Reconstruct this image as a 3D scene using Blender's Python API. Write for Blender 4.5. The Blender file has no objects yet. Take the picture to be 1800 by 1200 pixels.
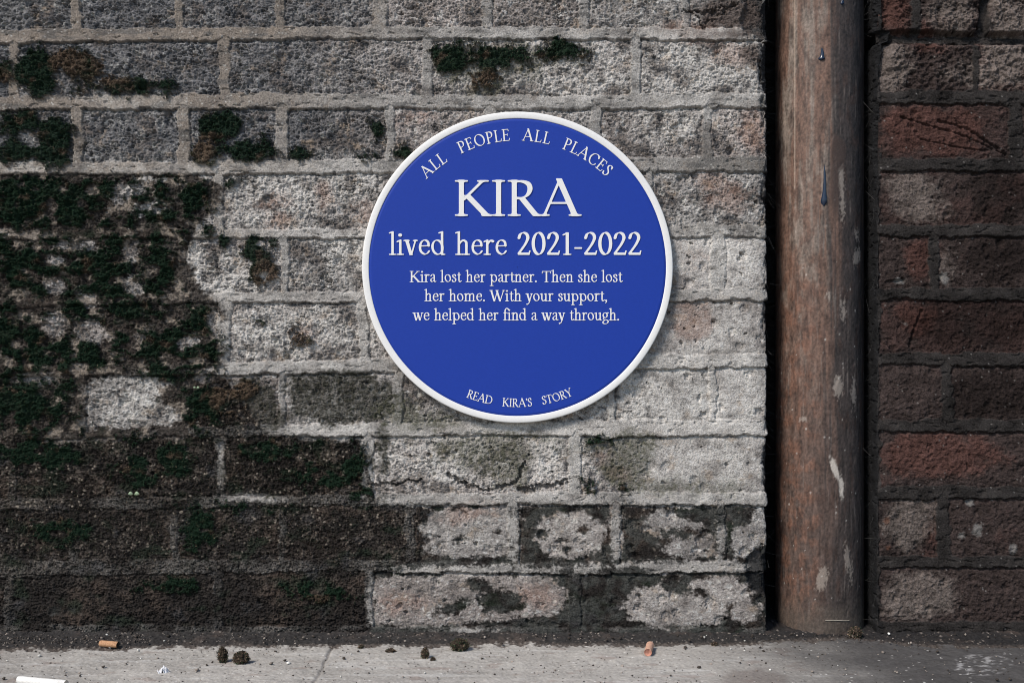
import bpy, math, random
import numpy as np

SC = bpy.context.scene
COL = SC.collection
S = 0.00064            # metres per unit of the wall survey (about one brick course = 117 units)
D = 1.2                # camera distance from the wall face
Z0 = 1115.0            # survey row of the foot of the wall
CX = 900.0

# ------------------------------------------------------------------ camera, sky, sun, exposure
cam = bpy.data.cameras.new('camera')
camo = bpy.data.objects.new('camera', cam); COL.objects.link(camo)
camo.location = (0, -D, (Z0 - 600) * S)
camo.rotation_euler = (math.radians(90), 0, 0)
cam.sensor_width = 36.0
cam.lens = 36.0 * D / (1800 * S)
cam.clip_start = 0.01; cam.clip_end = 300.0
SC.camera = camo

SUN = np.array([-0.66, -0.66, 1.0]); SUN /= np.linalg.norm(SUN)     # direction towards the light
elev = math.asin(SUN[2]); azim = math.atan2(SUN[0], SUN[1])
world = bpy.data.worlds.new('World'); SC.world = world; world.use_nodes = True
nt = world.node_tree; bg = nt.nodes['Background']
sky = nt.nodes.new('ShaderNodeTexSky'); sky.sky_type = 'NISHITA'; sky.sun_disc = False
sky.sun_elevation = elev; sky.sun_rotation = azim
sky.air_density = 1.3; sky.dust_density = 0.6; sky.ozone_density = 3.0
nt.links.new(sky.outputs[0], bg.inputs[0]); bg.inputs[1].default_value = 0.05
sl = bpy.data.lights.new('sun', 'SUN'); sl.energy = 1.5; sl.angle = math.radians(14); sl.color = (1.0, 0.925, 0.835)
so = bpy.data.objects.new('sun', sl); COL.objects.link(so)
from mathutils import Vector, Matrix
so.rotation_euler = Vector(SUN.tolist()).to_track_quat('Z', 'Y').to_euler()
so.location = (-2, -3, 4)
SC.view_settings.view_transform = 'Standard'; SC.view_settings.look = 'None'
SC.render.engine = 'CYCLES'; SC.cycles.pixel_filter_type = 'BLACKMAN_HARRIS'; SC.cycles.filter_width = 1.0
SC.view_settings.exposure = 1.42; SC.view_settings.gamma = 1.0; SC.view_settings.use_curve_mapping = False

# ------------------------------------------------------------------ numeric noise
_r = np.random.RandomState(7)
PERM = np.concatenate([_r.permutation(4096)] * 2).astype(np.int32)
GANG = _r.rand(4096) * 2 * np.pi
GX = np.cos(GANG).astype(np.float32); GY = np.sin(GANG).astype(np.float32)
RND = _r.rand(3, 4096).astype(np.float32)

def hsh(ix, iy, seed):
    return PERM[(PERM[(ix + seed * 131) & 4095] + iy + seed * 57) & 4095]

def noise(x, y, seed=0):
    x = np.asarray(x, np.float32); y = np.asarray(y, np.float32)
    fx = np.floor(x); fy = np.floor(y)
    ix = fx.astype(np.int32); iy = fy.astype(np.int32)
    dx = x - fx; dy = y - fy
    u = dx * dx * dx * (dx * (dx * 6 - 15) + 10); v = dy * dy * dy * (dy * (dy * 6 - 15) + 10)
    def g(ox, oy):
        h = hsh(ix + ox, iy + oy, seed)
        return GX[h] * (dx - ox) + GY[h] * (dy - oy)
    a = g(0, 0); b = g(1, 0); c = g(0, 1); d = g(1, 1)
    return ((a + (b - a) * u) * (1 - v) + (c + (d - c) * u) * v) * 1.5

def fbm(x, y, octv=4, seed=0, gain=0.5):
    t = 0; a = 1.0; n = 0
    for k in range(octv):
        t = t + a * noise(x, y, seed + k * 17); n += a
        a *= gain; x = x * 2.03 + 11.3; y = y * 2.03 - 7.7
    return t / n * 1.4

def cells(x, y, seed=0):
    """distance to the nearest scattered point (cell size 1) and a random number of that point"""
    x = np.asarray(x, np.float32); y = np.asarray(y, np.float32)
    ix = np.floor(x).astype(np.int32); iy = np.floor(y).astype(np.int32)
    best = np.full(x.shape, 9.0, np.float32); rid = np.zeros(x.shape, np.float32)
    for ox in (-1, 0, 1):
        for oy in (-1, 0, 1):
            h = hsh(ix + ox, iy + oy, seed)
            d = (ix + ox + RND[0][h] - x) ** 2 + (iy + oy + RND[1][h] - y) ** 2
            m = d < best
            best = np.where(m, d, best); rid = np.where(m, RND[2][h], rid)
    return np.sqrt(best), rid

def sst(a, b, x):
    t = np.clip((x - a) / (b - a), 0, 1); return t * t * (3 - 2 * t)

def mixc(c, col, m):
    """blend an (n,m,3) colour field towards a colour (or field) by a mask"""
    return c + (np.asarray(col, np.float32) - c) * m[..., None]

def blobs(u1, v1, lst):
    """signed field (survey units, >0 inside) of a union of ellipses (cx, cy, rx, ry, rotation in degrees)"""
    F = np.full((len(v1), len(u1)), -60.0, np.float32)
    for b in lst:
        cx, cy, rx, ry = b[:4]; a = math.radians(b[4]) if len(b) > 4 else 0.0
        R = max(rx, ry) + 60
        i0, i1 = np.searchsorted(u1, [cx - R, cx + R]); j0, j1 = np.searchsorted(v1, [cy - R, cy + R])
        if i1 <= i0 or j1 <= j0: continue
        X = u1[None, i0:i1] - cx; Y = v1[j0:j1, None] - cy
        xr = X * math.cos(a) + Y * math.sin(a); yr = -X * math.sin(a) + Y * math.cos(a)
        d = (1 - np.sqrt((xr / rx) ** 2 + (yr / ry) ** 2)) * min(rx, ry) if len(b) < 6 else (1 - ((xr / rx) ** 4 + (yr / ry) ** 4) ** 0.25) * min(rx, ry)
        F[j0:j1, i0:i1] = np.maximum(F[j0:j1, i0:i1], d)
    return F

# ------------------------------------------------------------------ mesh and material helpers
def mesh_from(name, verts, faces, albedo=None, smooth=True, extra=None):
    verts = np.asarray(verts, np.float32).reshape(-1, 3); faces = np.asarray(faces, np.int32)
    me = bpy.data.meshes.new(name); k = faces.shape[1]
    me.vertices.add(len(verts)); me.vertices.foreach_set('co', verts.ravel())
    me.loops.add(faces.size); me.loops.foreach_set('vertex_index', faces.ravel())
    me.polygons.add(len(faces)); me.polygons.foreach_set('loop_start', np.arange(0, faces.size, k, dtype=np.int32))
    if smooth: me.polygons.foreach_set('use_smooth', np.ones(len(faces), bool))
    if albedo is not None:
        at = me.attributes.new('albedo', 'FLOAT_COLOR', 'POINT')
        c = np.ones((len(verts), 4), np.float32); c[:, :3] = np.clip(np.asarray(albedo).reshape(-1, 3), 0.002, 0.95)
        at.data.foreach_set('color', c.ravel())
    me.update(calc_edges=True); me.validate()
    return me

def link(name, me, mat=None, parent=None):
    o = bpy.data.objects.new(name, me); COL.objects.link(o)
    if mat is not None and me is not None:
        me.materials.clear(); me.materials.append(mat)
    if parent is not None: o.parent = parent
    return o

def tag(o, label=None, cat=None, group=None, kind=None):
    if label: o['label'] = label
    if cat: o['category'] = cat
    if group: o['group'] = group
    if kind: o['kind'] = kind
    return o

def empty(name, loc=(0, 0, 0), rot=(0, 0, 0)):
    o = bpy.data.objects.new(name, None); COL.objects.link(o); o.location = loc; o.rotation_euler = rot
    o.empty_display_size = 0.02
    return o

def gridfaces(nv, nu):
    i = np.arange(nv * nu, dtype=np.int32).reshape(nv, nu)
    return np.stack([i[:-1, :-1], i[1:, :-1], i[1:, 1:], i[:-1, 1:]], -1).reshape(-1, 4)

def surf_mat(name, rough=0.9, spec=0.3, fine=900.0, fine_amt=0.25, bump=0.0004, attr='albedo', color=None):
    """surface whose colour is the mesh's own albedo field (or one colour), broken up by fine procedural grain"""
    m = bpy.data.materials.new(name); m.use_nodes = True
    n = m.node_tree; p = n.nodes['Principled BSDF']
    p.inputs['Roughness'].default_value = rough
    p.inputs['Specular IOR Level'].default_value = spec
    tc = n.nodes.new('ShaderNodeTexCoord')
    ns = n.nodes.new('ShaderNodeTexNoise'); ns.inputs['Scale'].default_value = fine
    ns.inputs['Detail'].default_value = 3.0; ns.inputs['Roughness'].default_value = 0.65
    n.links.new(tc.outputs['Object'], ns.inputs['Vector'])
    mr = n.nodes.new('ShaderNodeMapRange'); mr.inputs[1].default_value = 0.25; mr.inputs[2].default_value = 0.75
    mr.inputs[3].default_value = 1 - fine_amt; mr.inputs[4].default_value = 1 + fine_amt
    n.links.new(ns.outputs['Fac'], mr.inputs[0])
    vm = n.nodes.new('ShaderNodeVectorMath'); vm.operation = 'SCALE'
    if color is None:
        a = n.nodes.new('ShaderNodeAttribute'); a.attribute_name = attr
        n.links.new(a.outputs['Color'], vm.inputs[0])
    else:
        vm.inputs[0].default_value = color[:3]
    n.links.new(mr.outputs[0], vm.inputs['Scale'])
    n.links.new(vm.outputs[0], p.inputs['Base Color'])
    if bump:
        b = n.nodes.new('ShaderNodeBump'); b.inputs['Distance'].default_value = bump; b.inputs['Strength'].default_value = 1.0
        n.links.new(ns.outputs['Fac'], b.inputs['Height']); n.links.new(b.outputs[0], p.inputs['Normal'])
    return m

def W(px, py, y=0.0):
    return ((px - CX) * S, y, (Z0 - py) * S)

def ground_at(px, py, z=0.0):
    """point of the pavement seen at that place of the survey"""
    dep = D * (Z0 - 600) / (py - 600)
    return ((px - CX) * S * dep / D, dep - D, z)

# ------------------------------------------------------------------ brick wall surveys
# bed joints: (upper edge, lower edge) as polylines over x
def P(*a): return list(a)
LEFT_JOINTS = [
    (P((0, 51), (200, 49), (600, 46), (900, 47), (1350, 50)), P((0, 77), (200, 74), (600, 68), (900, 68), (1350, 71))),
    (P((0, 170), (200, 168), (500, 163), (800, 168), (1000, 168), (1200, 162), (1350, 164)), P((0, 193), (400, 190), (700, 190), (1000, 193), (1200, 190), (1350, 189))),
    (P((0, 285), (300, 284), (600, 280), (900, 278), (1350, 275)), P((0, 308), (300, 308), (600, 305), (900, 304), (1350, 301))),
    (P((0, 403), (400, 403), (650, 400), (900, 398), (1350, 394)), P((0, 421), (400, 418), (650, 418), (900, 418), (1350, 415))),
    (P((0, 525), (380, 513), (600, 511), (900, 510), (1350, 506)), P((0, 540), (380, 532), (600, 530), (900, 530), (1350, 528))),
    (P((0, 640), (390, 637), (600, 633), (900, 630), (1350, 620)), P((0, 660), (390, 658), (600, 655), (900, 652), (1350, 644))),
    (P((0, 757), (230, 757), (390, 748), (600, 745), (900, 740), (1350, 737)), P((0, 772), (230, 768), (390, 767), (600, 767), (900, 764), (1100, 768), (1350, 763))),
    (P((0, 876), (400, 873), (650, 869), (900, 866), (1350, 865)), P((0, 897), (400, 891), (650, 888), (900, 886), (1350, 888))),
    (P((0, 984), (300, 984), (600, 982), (900, 991), (1350, 984)), P((0, 1014), (300, 1008), (600, 1003), (900, 1008), (1350, 1006))),
    (P((0, 1098), (600, 1100), (900, 1103), (1350, 1104)), P((0, 1116), (600, 1116), (900, 1117), (1350, 1118))),
]
LEFT_HEADS = [
    [(133, 17), (313, 15), (493, 17), (668, 22), (857, 20), (1028, 18), (1205, 12)],
    [(22, 16), (395, 20), (752, 19), (1118, 18)],
    [(135, 18), (323, 20), (495, 22), (685, 17), (862, 18), (1047, 20), (1242, 17)],
    [(30, 14), (383, 18), (745, 18), (1140, 14)],
    [(130, 14), (320, 14), (500, 13), (690, 15), (880, 15), (1075, 15), (1262, 26)],
    [(31, 12), (393, 22), (638, 18), (1010, 18)],
    [(140, 24), (328, 14), (497, 11), (700, 17), (880, 15), (1075, 14), (1253, 12)],
    [(20, 14), (388, 18), (647, 16), (1010, 20)],
    [(130, 14), (308, 14), (497, 12), (720, 16), (903, 20), (1083, 17), (1267, 18)],
    [(15, 14), (383, 16), (648, 13), (1010, 22)],
]
RIGHT_JOINTS = [
    (P((1500, 55), (1640, 62), (1900, 66)), P((1500, 70), (1640, 76), (1900, 74))),
    (P((1500, 158), (1900, 160)), P((1500, 181), (1900, 183))),
    (P((1500, 277), (1900, 277)), P((1500, 300), (1900, 300))),
    (P((1500, 395), (1900, 394)), P((1500, 413), (1900, 418))),
    (P((1500, 507), (1900, 504)), P((1500, 527), (1900, 528))),
    (P((1500, 620), (1900, 620)), P((1500, 640), (1900, 644))),
    (P((1500, 737), (1900, 736)), P((1500, 757), (1900, 761))),
    (P((1500, 853), (1900, 857)), P((1500, 876), (1900, 878))),
    (P((1500, 976), (1900, 978)), P((1500, 996), (1900, 999))),
    (P((1500, 1093), (1900, 1092)), P((1500, 1112), (1900, 1116))),
]
RIGHT_HEADS = [
    [(1612, 16), (1734, 14)],
    [(1716, 12)],
    [(1786, 24)],
    [(1930, 16)],
    [(1643, 18), (1900, 18)],
    [(1880, 18)],
    [(1666, 22), (1850, 18)],
    [(1900, 18)],
    [(1658, 24), (1860, 18)],
    [(1850, 18)],
]

def axis(lo, a, b, hi, fine, coarse):
    def outer(p, q):                                         # coarser and coarser away from the detailed part
        out = []; x = p; st_ = fine * 1.5
        while x < q: out.append(x); x += st_; st_ = min(st_ * 1.006, coarse)
        return np.array(out)
    left = -outer(-a + fine, -lo)[::-1]; right = outer(b, hi)
    return np.concatenate([left, np.arange(a, b, fine), right])

def layout(U, V, joints, heads, u_lo, u_hi, seed):
    """distance into the brick (>0) or into the mortar (<0), place across the bed joint, brick id, course"""
    u1 = U[0]
    tops = np.stack([np.interp(u1, [p[0] for p in t], [p[1] for p in t]) for t, b in joints])
    bots = np.stack([np.interp(u1, [p[0] for p in b], [p[1] for p in b]) for t, b in joints])
    tops = list(tops); bots = list(bots); hd = list(heads)
    for k in range(1, 12):                                   # the courses above the survey repeat the bond
        tops.insert(0, tops[0] - 117); bots.insert(0, bots[0] - 117); hd.insert(0, None)
    full = []
    for k, h in enumerate(hd):
        if h is None: h = [(x + 6 * ((k * 7 + i) % 5 - 2), 17) for i, (x, w) in enumerate(heads[k % 2])]

        h = list(h)
        gap = (h[-1][0] - h[0][0]) / (len(h) - 1) if len(h) > 1 else 200
        while h[0][0] > u_lo + gap and h[0][0] > u_lo + 150: h.insert(0, (h[0][0] - gap, 16))
        while h[-1][0] < u_hi - gap and h[-1][0] < u_hi - 150: h.append((h[-1][0] + gap, 16))
        full.append(h)
    dbed = np.full(U.shape, 1e3, np.float32); t = np.zeros(U.shape, np.float32)
    course = np.zeros(U.shape, np.int32)
    for k in range(len(tops)):
        T = tops[k][None]; B = bots[k][None]
        d = np.maximum(T - V, V - B)
        m = d < dbed
        dbed = np.where(m, d, dbed); t = np.where(m, (V - T) / (B - T), t)
        course += (V > (T + B) / 2)
    dh = np.full(U.shape, 1e3, np.float32); bid = np.zeros(U.shape, np.int32); hx = np.zeros(U.shape, np.float32)
    for k in range(len(tops) + 1):
        m = course == k
        if not m.any() or k >= len(full): continue
        uu = U[m]; dd = np.full(uu.shape, 1e3, np.float32); hh = np.zeros(uu.shape, np.float32)
        xs = np.array([c for c, w in full[k]])
        for c, w in full[k]:
            q = np.abs(uu - c) - w / 2; mm = q < dd
            dd = np.where(mm, q, dd); hh = np.where(mm, (uu - c) / w, hh)
        dh[m] = dd; hx[m] = hh
        bid[m] = k * 64 + np.searchsorted(xs, uu)
    return dbed, dh, t, hx, bid, course - 11

def wall_profile(pts, s):
    """points, outward normals along a plan polyline at arc lengths s, corners rounded"""
    pts = np.array(pts, float); seg = np.linalg.norm(np.diff(pts, axis=0), axis=1); L = np.concatenate([[0], np.cumsum(seg)])
    acc = np.zeros((len(s), 2))
    offs = np.linspace(-7, 7, 15)
    for o in offs:
        q = np.clip(s + o, 0, L[-1]); acc += np.stack([np.interp(q, L, pts[:, 0]), np.interp(q, L, pts[:, 1])], 1)
    acc /= len(offs)
    tg = np.gradient(acc, axis=0); tg /= np.linalg.norm(tg, axis=1, keepdims=True) + 1e-9
    return acc, np.stack([tg[:, 1], -tg[:, 0]], 1)

def build_wall_mesh(name, u1, v1, prof, H, A):
    """H: relief in mm outward; A: colour; closed behind with a plain back so that the wall has a body"""
    base, nor = prof
    X = base[None, :, 0] * S - CX * S + nor[None, :, 0] * H * 0.001
    Y = base[None, :, 1] * S + nor[None, :, 1] * H * 0.001
    Z = np.repeat(((Z0 - v1) * S)[:, None], len(u1), 1)
    nv, nu = H.shape
    V3 = np.stack([X, Y, Z], -1).reshape(-1, 3)
    F = gridfaces(nv, nu)
    i = np.arange(nv * nu).reshape(nv, nu)
    loop = np.concatenate([i[0, :], i[1:, -1], i[-1, -2::-1], i[-2:0:-1, 0]])
    bk = V3[loop].copy(); bk[:, 1] = 0.26
    n0 = len(V3); nl = len(loop); j = np.arange(nl)
    sk = np.stack([loop, loop[(j + 1) % nl], n0 + (j + 1) % nl, n0 + j], -1)
    V3 = np.concatenate([V3, bk])
    Aa = np.concatenate([A.reshape(-1, 3), A.reshape(-1, 3)[loop]])
    cor = [n0, n0 + nu - 1, n0 + nu - 1 + nv - 1, n0 + 2 * (nu - 1) + nv - 1]
    F = np.concatenate([F, sk, np.array([cor])])
    return mesh_from(name, V3, F.astype(np.int32), Aa)

STEP = 1.05
CHASE = 160.0      # depth of the pipe chase in survey units
LEFT_EDGE, RIGHT_EDGE = 1351.0, 1540.0

# ---------- pale wall left of the pipe
def left_wall():
    s1 = axis(-900, -20, LEFT_EDGE + 40, LEFT_EDGE + CHASE + 105, STEP, 5.0)
    u1 = s1
    v1 = axis(-900, -20, 1150, 1160, STEP, 5.0)
    pts = [(-900, 0), (LEFT_EDGE, 0), (LEFT_EDGE, CHASE), (LEFT_EDGE + 105, CHASE)]
    prof = wall_profile(pts, s1 + 900)
    U0, V0 = np.meshgrid(u1, v1); U0 = U0.astype(np.float32); V0 = V0.astype(np.float32)
    wob = fbm(U0 / 55, V0 / 55, 3, 1) * 4.5 + noise(U0 / 13, V0 / 13, 5) * 2.4 + noise(U0 / 5, V0 / 5, 6) * 1.2
    wob2 = fbm(U0 / 55, V0 / 55, 3, 31) * 3.5 + noise(U0 / 13, V0 / 13, 35) * 2.2 + noise(U0 / 5, V0 / 5, 36) * 1.2
    dbed, dh, t, hx, bid, course = layout(U0 + wob, V0 + wob2, LEFT_JOINTS, LEFT_HEADS, -900, -9000, 3)
    dh = np.where(U0 > LEFT_EDGE - 4, 200, dh)
    ero = 2.6 * fbm(U0 / 30, V0 / 12, 3, 33)
    dist = np.minimum(dbed, dh) + ero
    mort = 1 - sst(-1.3, 1.6, dist)
    rb = RND[0][(bid * 37 + 11) & 4095]; rb2 = RND[1][(bid * 53 + 5) & 4095]; rb3 = RND[2][(bid * 71 + 3) & 4095]
    # broad fields
    low = sst(560, 900, V0 + 60 * fbm(U0 / 200, V0 / 200, 2, 40))
    upl = sst(780, 480, U0 + 60 * fbm(U0 / 150, V0 / 150, 2, 41)) * sst(330, 270, V0)        # rough grey bricks, upper left
    rough = np.clip(1.0 - 0.35 * sst(900, 1200, U0) - 0.35 * sst(480, 700, V0), 0.35, 1)
    # noises used by both relief and colour
    n_big = fbm(U0 / 90, V0 / 90, 4, 50); n_mid = fbm(U0 / 26, V0 / 22, 4, 51); n_fin = fbm(U0 / 8, V0 / 7, 3, 52)
    n_grain = fbm(U0 / 3.4, V0 / 3.0, 2, 53); n_sand = noise(U0 / 2.3, V0 / 2.1, 56)
    smooth = sst(1080, 1180, U0 + 30 * n_big) * sst(380, 440, V0) * sst(890, 860, V0)
    smooth = np.maximum(smooth, sst(880, 895, V0) * 0.9)
    skew = fbm((U0 + V0 * 0.6) / 11, (V0 - U0 * 0.25) / 5.5, 3, 54)
    c1, r1 = cells(U0 / 30 + n_fin * 0.15, V0 / 30 + n_grain * 0.1, 60)
    pit_big = (r1 > 0.62) * sst(0.28, 0.12, c1 - (r1 - 0.62) * 0.25)
    c2, r2 = cells(U0 / 10 + n_grain * 0.2, V0 / 10 + n_fin * 0.2, 61)
    pit_small = (r2 > 0.45) * sst(0.36, 0.2, c2)
    c3, r3 = cells(U0 / 5.5, V0 / 5.0, 62)
    pebble = sst(0.55, 0.1, c3) * r3
    # ---- masks of what grows and lies on the wall
    warp = 13 * fbm(U0 / 42, V0 / 36, 4, 70) + 6 * n_fin + 3 * n_grain
    moss_l = [(66, 122, 42, 42), (142, 112, 46, 30), (222, 152, 70, 17), (8, 125, 18, 22), (288, 150, 26, 14),
              (35, 215, 45, 22), (95, 250, 32, 55), (30, 268, 80, 18), (392, 222, 40, 36), (430, 262, 56, 18), (368, 268, 28, 20), (462, 242, 14, 12), (525, 268, 12, 9),
              (663, 222, 9, 17), (705, 268, 16, 9), (640, 272, 18, 8),
              (798, 100, 40, 28), (868, 100, 62, 24), (985, 90, 38, 18), (845, 135, 36, 16), (770, 110, 12, 14),
              (60, 355, 115, 48), (190, 325, 60, 16), (300, 350, 72, 42), (340, 330, 40, 20), (170, 385, 70, 16), (362, 402, 14, 12), (405, 320, 14, 10),
              (100, 470, 112, 52), (220, 432, 40, 22), (180, 480, 55, 40), (282, 462, 28, 44), (235, 505, 65, 24), (20, 440, 40, 30), (300, 420, 40, 18),
              (450, 440, 32, 18), (460, 462, 16, 22), (393, 430, 12, 16), (466, 494, 18, 12), (465, 470, 30, 34),
              (8, 580, 24, 50), (80, 610, 62, 42), (125, 625, 60, 32), (205, 595, 26, 40), (290, 606, 90, 32), (350, 560, 34, 26), (230, 545, 60, 22), (330, 628, 60, 24), (365, 610, 20, 50), (150, 545, 50, 16),
              (48, 690, 70, 55), (110, 660, 30, 30), (290, 655, 60, 14), (355, 715, 36, 50), (410, 700, 34, 24), (40, 735, 90, 26),
              (430, 678, 22, 20), (150, 720, 14, 30), (250, 770, 50, 12),
              (60, 800, 90, 30), (250, 830, 50, 30), (305, 805, 40, 34), (470, 790, 60, 16), (560, 840, 50, 22), (620, 815, 22, 42),
              (352, 935, 28, 42), (400, 890, 60, 12), (300, 1030, 60, 16), (560, 1040, 60, 20), (100, 935, 60, 22),
              (520, 598, 15, 19), (557, 578, 7, 7), (507, 626, 8, 6), (482, 598, 5, 5), (455, 562, 6, 5), (543, 600, 7, 7), (1035, 845, 14, 7), (1075, 862, 24, 7), (1058, 775, 20, 6), (630, 868, 20, 12)]
    Fm = blobs(u1, v1, moss_l)
    bare = blobs(u1, v1, [(42, 413, 44, 9), (230, 440, 14, 24, 20), (237, 500, 20, 15), (98, 500, 22, 16), (148, 520, 22, 8, 40), (165, 585, 36, 18, 20), (98, 572, 22, 22),
                          (232, 332, 28, 12), (262, 312, 20, 8), (60, 665, 36, 11), (335, 600, 14, 10, -35), (250, 590, 12, 8), (215, 340, 16, 24), (95, 455, 16, 10),
                          (212, 706, 68, 46, -4, 1), (262, 668, 34, 12), (290, 730, 34, 16, -8), (410, 712, 18, 10), (140, 645, 16, 7), (375, 562, 14, 20), (354, 440, 20, 24), (362, 488, 16, 20), (270, 365, 40, 8), (140, 430, 34, 12)])
    Fm = np.minimum(Fm, -bare + 3)
    gedge = np.interp(v1, [-900, 285, 300, 330, 400, 440, 500, 530, 640, 660, 690, 765, 790, 1200], [-900, -900, 330, 400, 352, 330, 352, 390, 388, 330, 400, 410, 380, 380])
    grime_shade = sst(8, -8, U0 - gedge[:, None] + 16 * fbm(U0 / 40, V0 / 34, 3, 77) + 6 * n_fin) * sst(4, -4, bare + 1.0 * warp) * sst(300, 308, V0 + 3 * n_mid) * sst(785, 765, V0)
    scat = sst(0.25, 0.6, fbm(U0 / 24, V0 / 22, 3, 72)) * sst(420, 340, U0 + 0.1 * V0) * sst(295, 330, V0) * sst(800, 690, V0)
    warp2 = warp + 8 * fbm(U0 / 22, V0 / 18, 3, 73) + 3 * n_grain
    moss = sst(-3, 5, Fm + 1.15 * warp2 - 2)
    moss = np.maximum(moss, scat * sst(5, -4, bare + 0.7 * warp2) * 0.9)
    moss = moss * np.maximum(sst(310, 295, V0), 0) + moss * sst(295, 310, V0) * sst(-0.30, -0.05, fbm(U0 / 36, V0 / 28, 4, 74) + 0.10 * sst(0, 40, Fm))
    # thin dark algae film and soil
    algae = sst(-6, 7, blobs(u1, v1, [(600, 700, 104, 50), (440, 705, 50, 40), (520, 820, 135, 50), (440, 730, 60, 26), (675, 800, 10, 60)]) + 1.1 * warp)
    film = sst(-12, 14, blobs(u1, v1, [(830, 112, 66, 38), (900, 105, 60, 34), (975, 95, 40, 22), (860, 145, 40, 16), (855, 790, 90, 30), (885, 830, 46, 28), (860, 772, 90, 12), (1110, 800, 46, 44), (1085, 830, 26, 26), (1060, 783, 40, 14), (1185, 855, 80, 12), (700, 725, 40, 30), (740, 740, 60, 14)]) + 1.3 * warp)
    soil_edge = np.interp(u1, [-900, 0, 130, 330, 345, 390, 470, 560, 638, 660, 700, 740, 760, 2000],
                          [760, 762, 775, 765, 680, 660, 760, 772, 775, 880, 893, 895, 898, 900])
    ws = 10 * fbm(U0 / 30, V0 / 26, 3, 75) + 4 * n_fin
    xlim = np.interp(v1, [-900, 884, 985, 1004, 1200], [740, 738, 738, 652, 652])[:, None]
    soil = sst(-6, 6, V0 - soil_edge[None] + ws) * sst(5, -5, U0 - xlim + 9 * fbm(U0 / 26, V0 / 26, 3, 76) + 4 * n_fin)
    soil *= sst(650, 660, V0)
    soil = soil * (1 - sst(-3, 6, blobs(u1, v1, [(388, 805, 8, 42), (640, 800, 7, 55), (650, 1050, 7, 50), (560, 757, 90, 7), (445, 875, 60, 8), (120, 1075, 40, 6)]) + 0.5 * warp))
    # the lower courses keep pale faces inside a dark crust
    face = blobs(u1, v1, [(826, 937, 80, 42, 0, 1), (860, 915, 50, 26), (903, 934, 10, 50, 0, 1), (1003, 940, 62, 42), (1000, 938, 50, 34, 0, 1), (1083, 938, 10, 50, 0, 1), (1190, 928, 62, 20, 12), (1165, 920, 36, 24), (1215, 962, 50, 20),
                          (1268, 932, 9, 40), (1318, 950, 34, 36, -20), (1335, 925, 24, 40), (745, 1056, 96, 46, 0, 1), (830, 1050, 120, 44), (905, 1048, 92, 36, 6), (940, 1040, 60, 30, 10), (1190, 1065, 95, 40), (1260, 1040, 60, 28), (1310, 1075, 30, 20),
                          (820, 1108, 54, 6), (770, 876, 90, 13), (930, 876, 140, 13), (1200, 876, 170, 13), (760, 1003, 70, 7), (850, 1000, 110, 9), (1150, 998, 140, 11), (1280, 995, 90, 12), (650, 1055, 7, 40)])
    hole = blobs(u1, v1, [(848, 1030, 34, 12, 25), (880, 1058, 40, 20), (800, 1068, 30, 10, -20), (905, 1062, 12, 12), (1200, 937, 34, 8), (1290, 905, 36, 22), (735, 905, 12, 10), (806, 949, 10, 5), (952, 938, 12, 9), (1025, 930, 8, 7), (985, 952, 10, 5), (998, 966, 7, 7), (877, 935, 6, 5), (1180, 1025, 60, 12, 20), (1090, 1010, 60, 14)])
    face = np.minimum(face, -hole)
    wf = 8 * fbm(U0 / 24, V0 / 20, 4, 71) + 4.5 * n_fin + 2.0 * n_grain
    crust = sst(880, 892, V0 + 5 * n_mid) * (1 - sst(-3, 4, face + wf))
    crust = np.maximum(crust, sst(1096, 1106, V0 + 6 * n_mid + 3 * n_fin) * (1 - sst(-2, 3, blobs(u1, v1, [(820, 1107, 52, 5), (1120, 1109, 40, 4), (950, 1110, 40, 3)]) + 0.3 * warp)))
    dark = np.maximum(soil, crust)
    # pale lime bloom
    lime = blobs(u1, v1, [(500, 350, 130, 50), (330, 480, 60, 60), (390, 490, 90, 40), (520, 580, 130, 60), (610, 430, 60, 60), (600, 330, 80, 30), (250, 700, 60, 44), (1260, 690, 110, 110), (1180, 720, 120, 90),
                          (800, 800, 150, 60), (970, 810, 60, 60), (1240, 830, 120, 60), (1280, 590, 70, 40), (1270, 450, 90, 60), (650, 756, 90, 12), (860, 756, 200, 14),
                          (950, 110, 120, 30), (1010, 140, 120, 20), (1230, 90, 90, 40), (1240, 140, 90, 30), (1200, 210, 60, 30), (430, 296, 140, 9), (100, 296, 80, 7), (230, 180, 40, 6), (1000, 935, 60, 40), (820, 930, 70, 40), (1180, 1065, 90, 40), (850, 1000, 100, 10)])
    pat1 = fbm(U0 / 58, V0 / 46, 4, 44); pat2 = fbm(U0 / 40, V0 / 34, 4, 45); pat3 = fbm(U0 / 11, V0 / 9, 3, 46)
    lime = sst(-45, 45, lime + 20 * n_big + 12 * n_mid + 8 * n_fin) * (1 - 0.6 * sst(870, 900, V0)) * (1 - 0.30 * sst(1090, 1200, U0 + 30 * n_mid) * sst(-0.1, 0.5, pat1 + 0.4 * n_mid)) * 0.94
    red = blobs(u1, v1, [(490, 385, 24, 16), (480, 355, 26, 16), (570, 345, 18, 20), (640, 380, 14, 24), (1275, 345, 40, 26), (1255, 325, 26, 18), (1325, 230, 24, 36), (1215, 570, 36, 34), (1220, 452, 12, 10), (720, 205, 30, 9),
                          (1240, 55, 80, 20), (1290, 100, 30, 20), (1060, 800, 12, 10), (1090, 830, 14, 10), (480, 955, 22, 12), (290, 1068, 14, 6), (530, 590, 16, 24), (820, 900, 40, 18), (700, 1060, 40, 16), (940, 1050, 30, 20), (180, 850, 60, 20), (560, 960, 60, 30)])
    red = sst(-10, 12, red + 1.2 * warp)
    # ---- relief, mm
    hb = -1.1 + 0.8 * (rb - 0.5) + 0.5 * n_big
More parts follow.
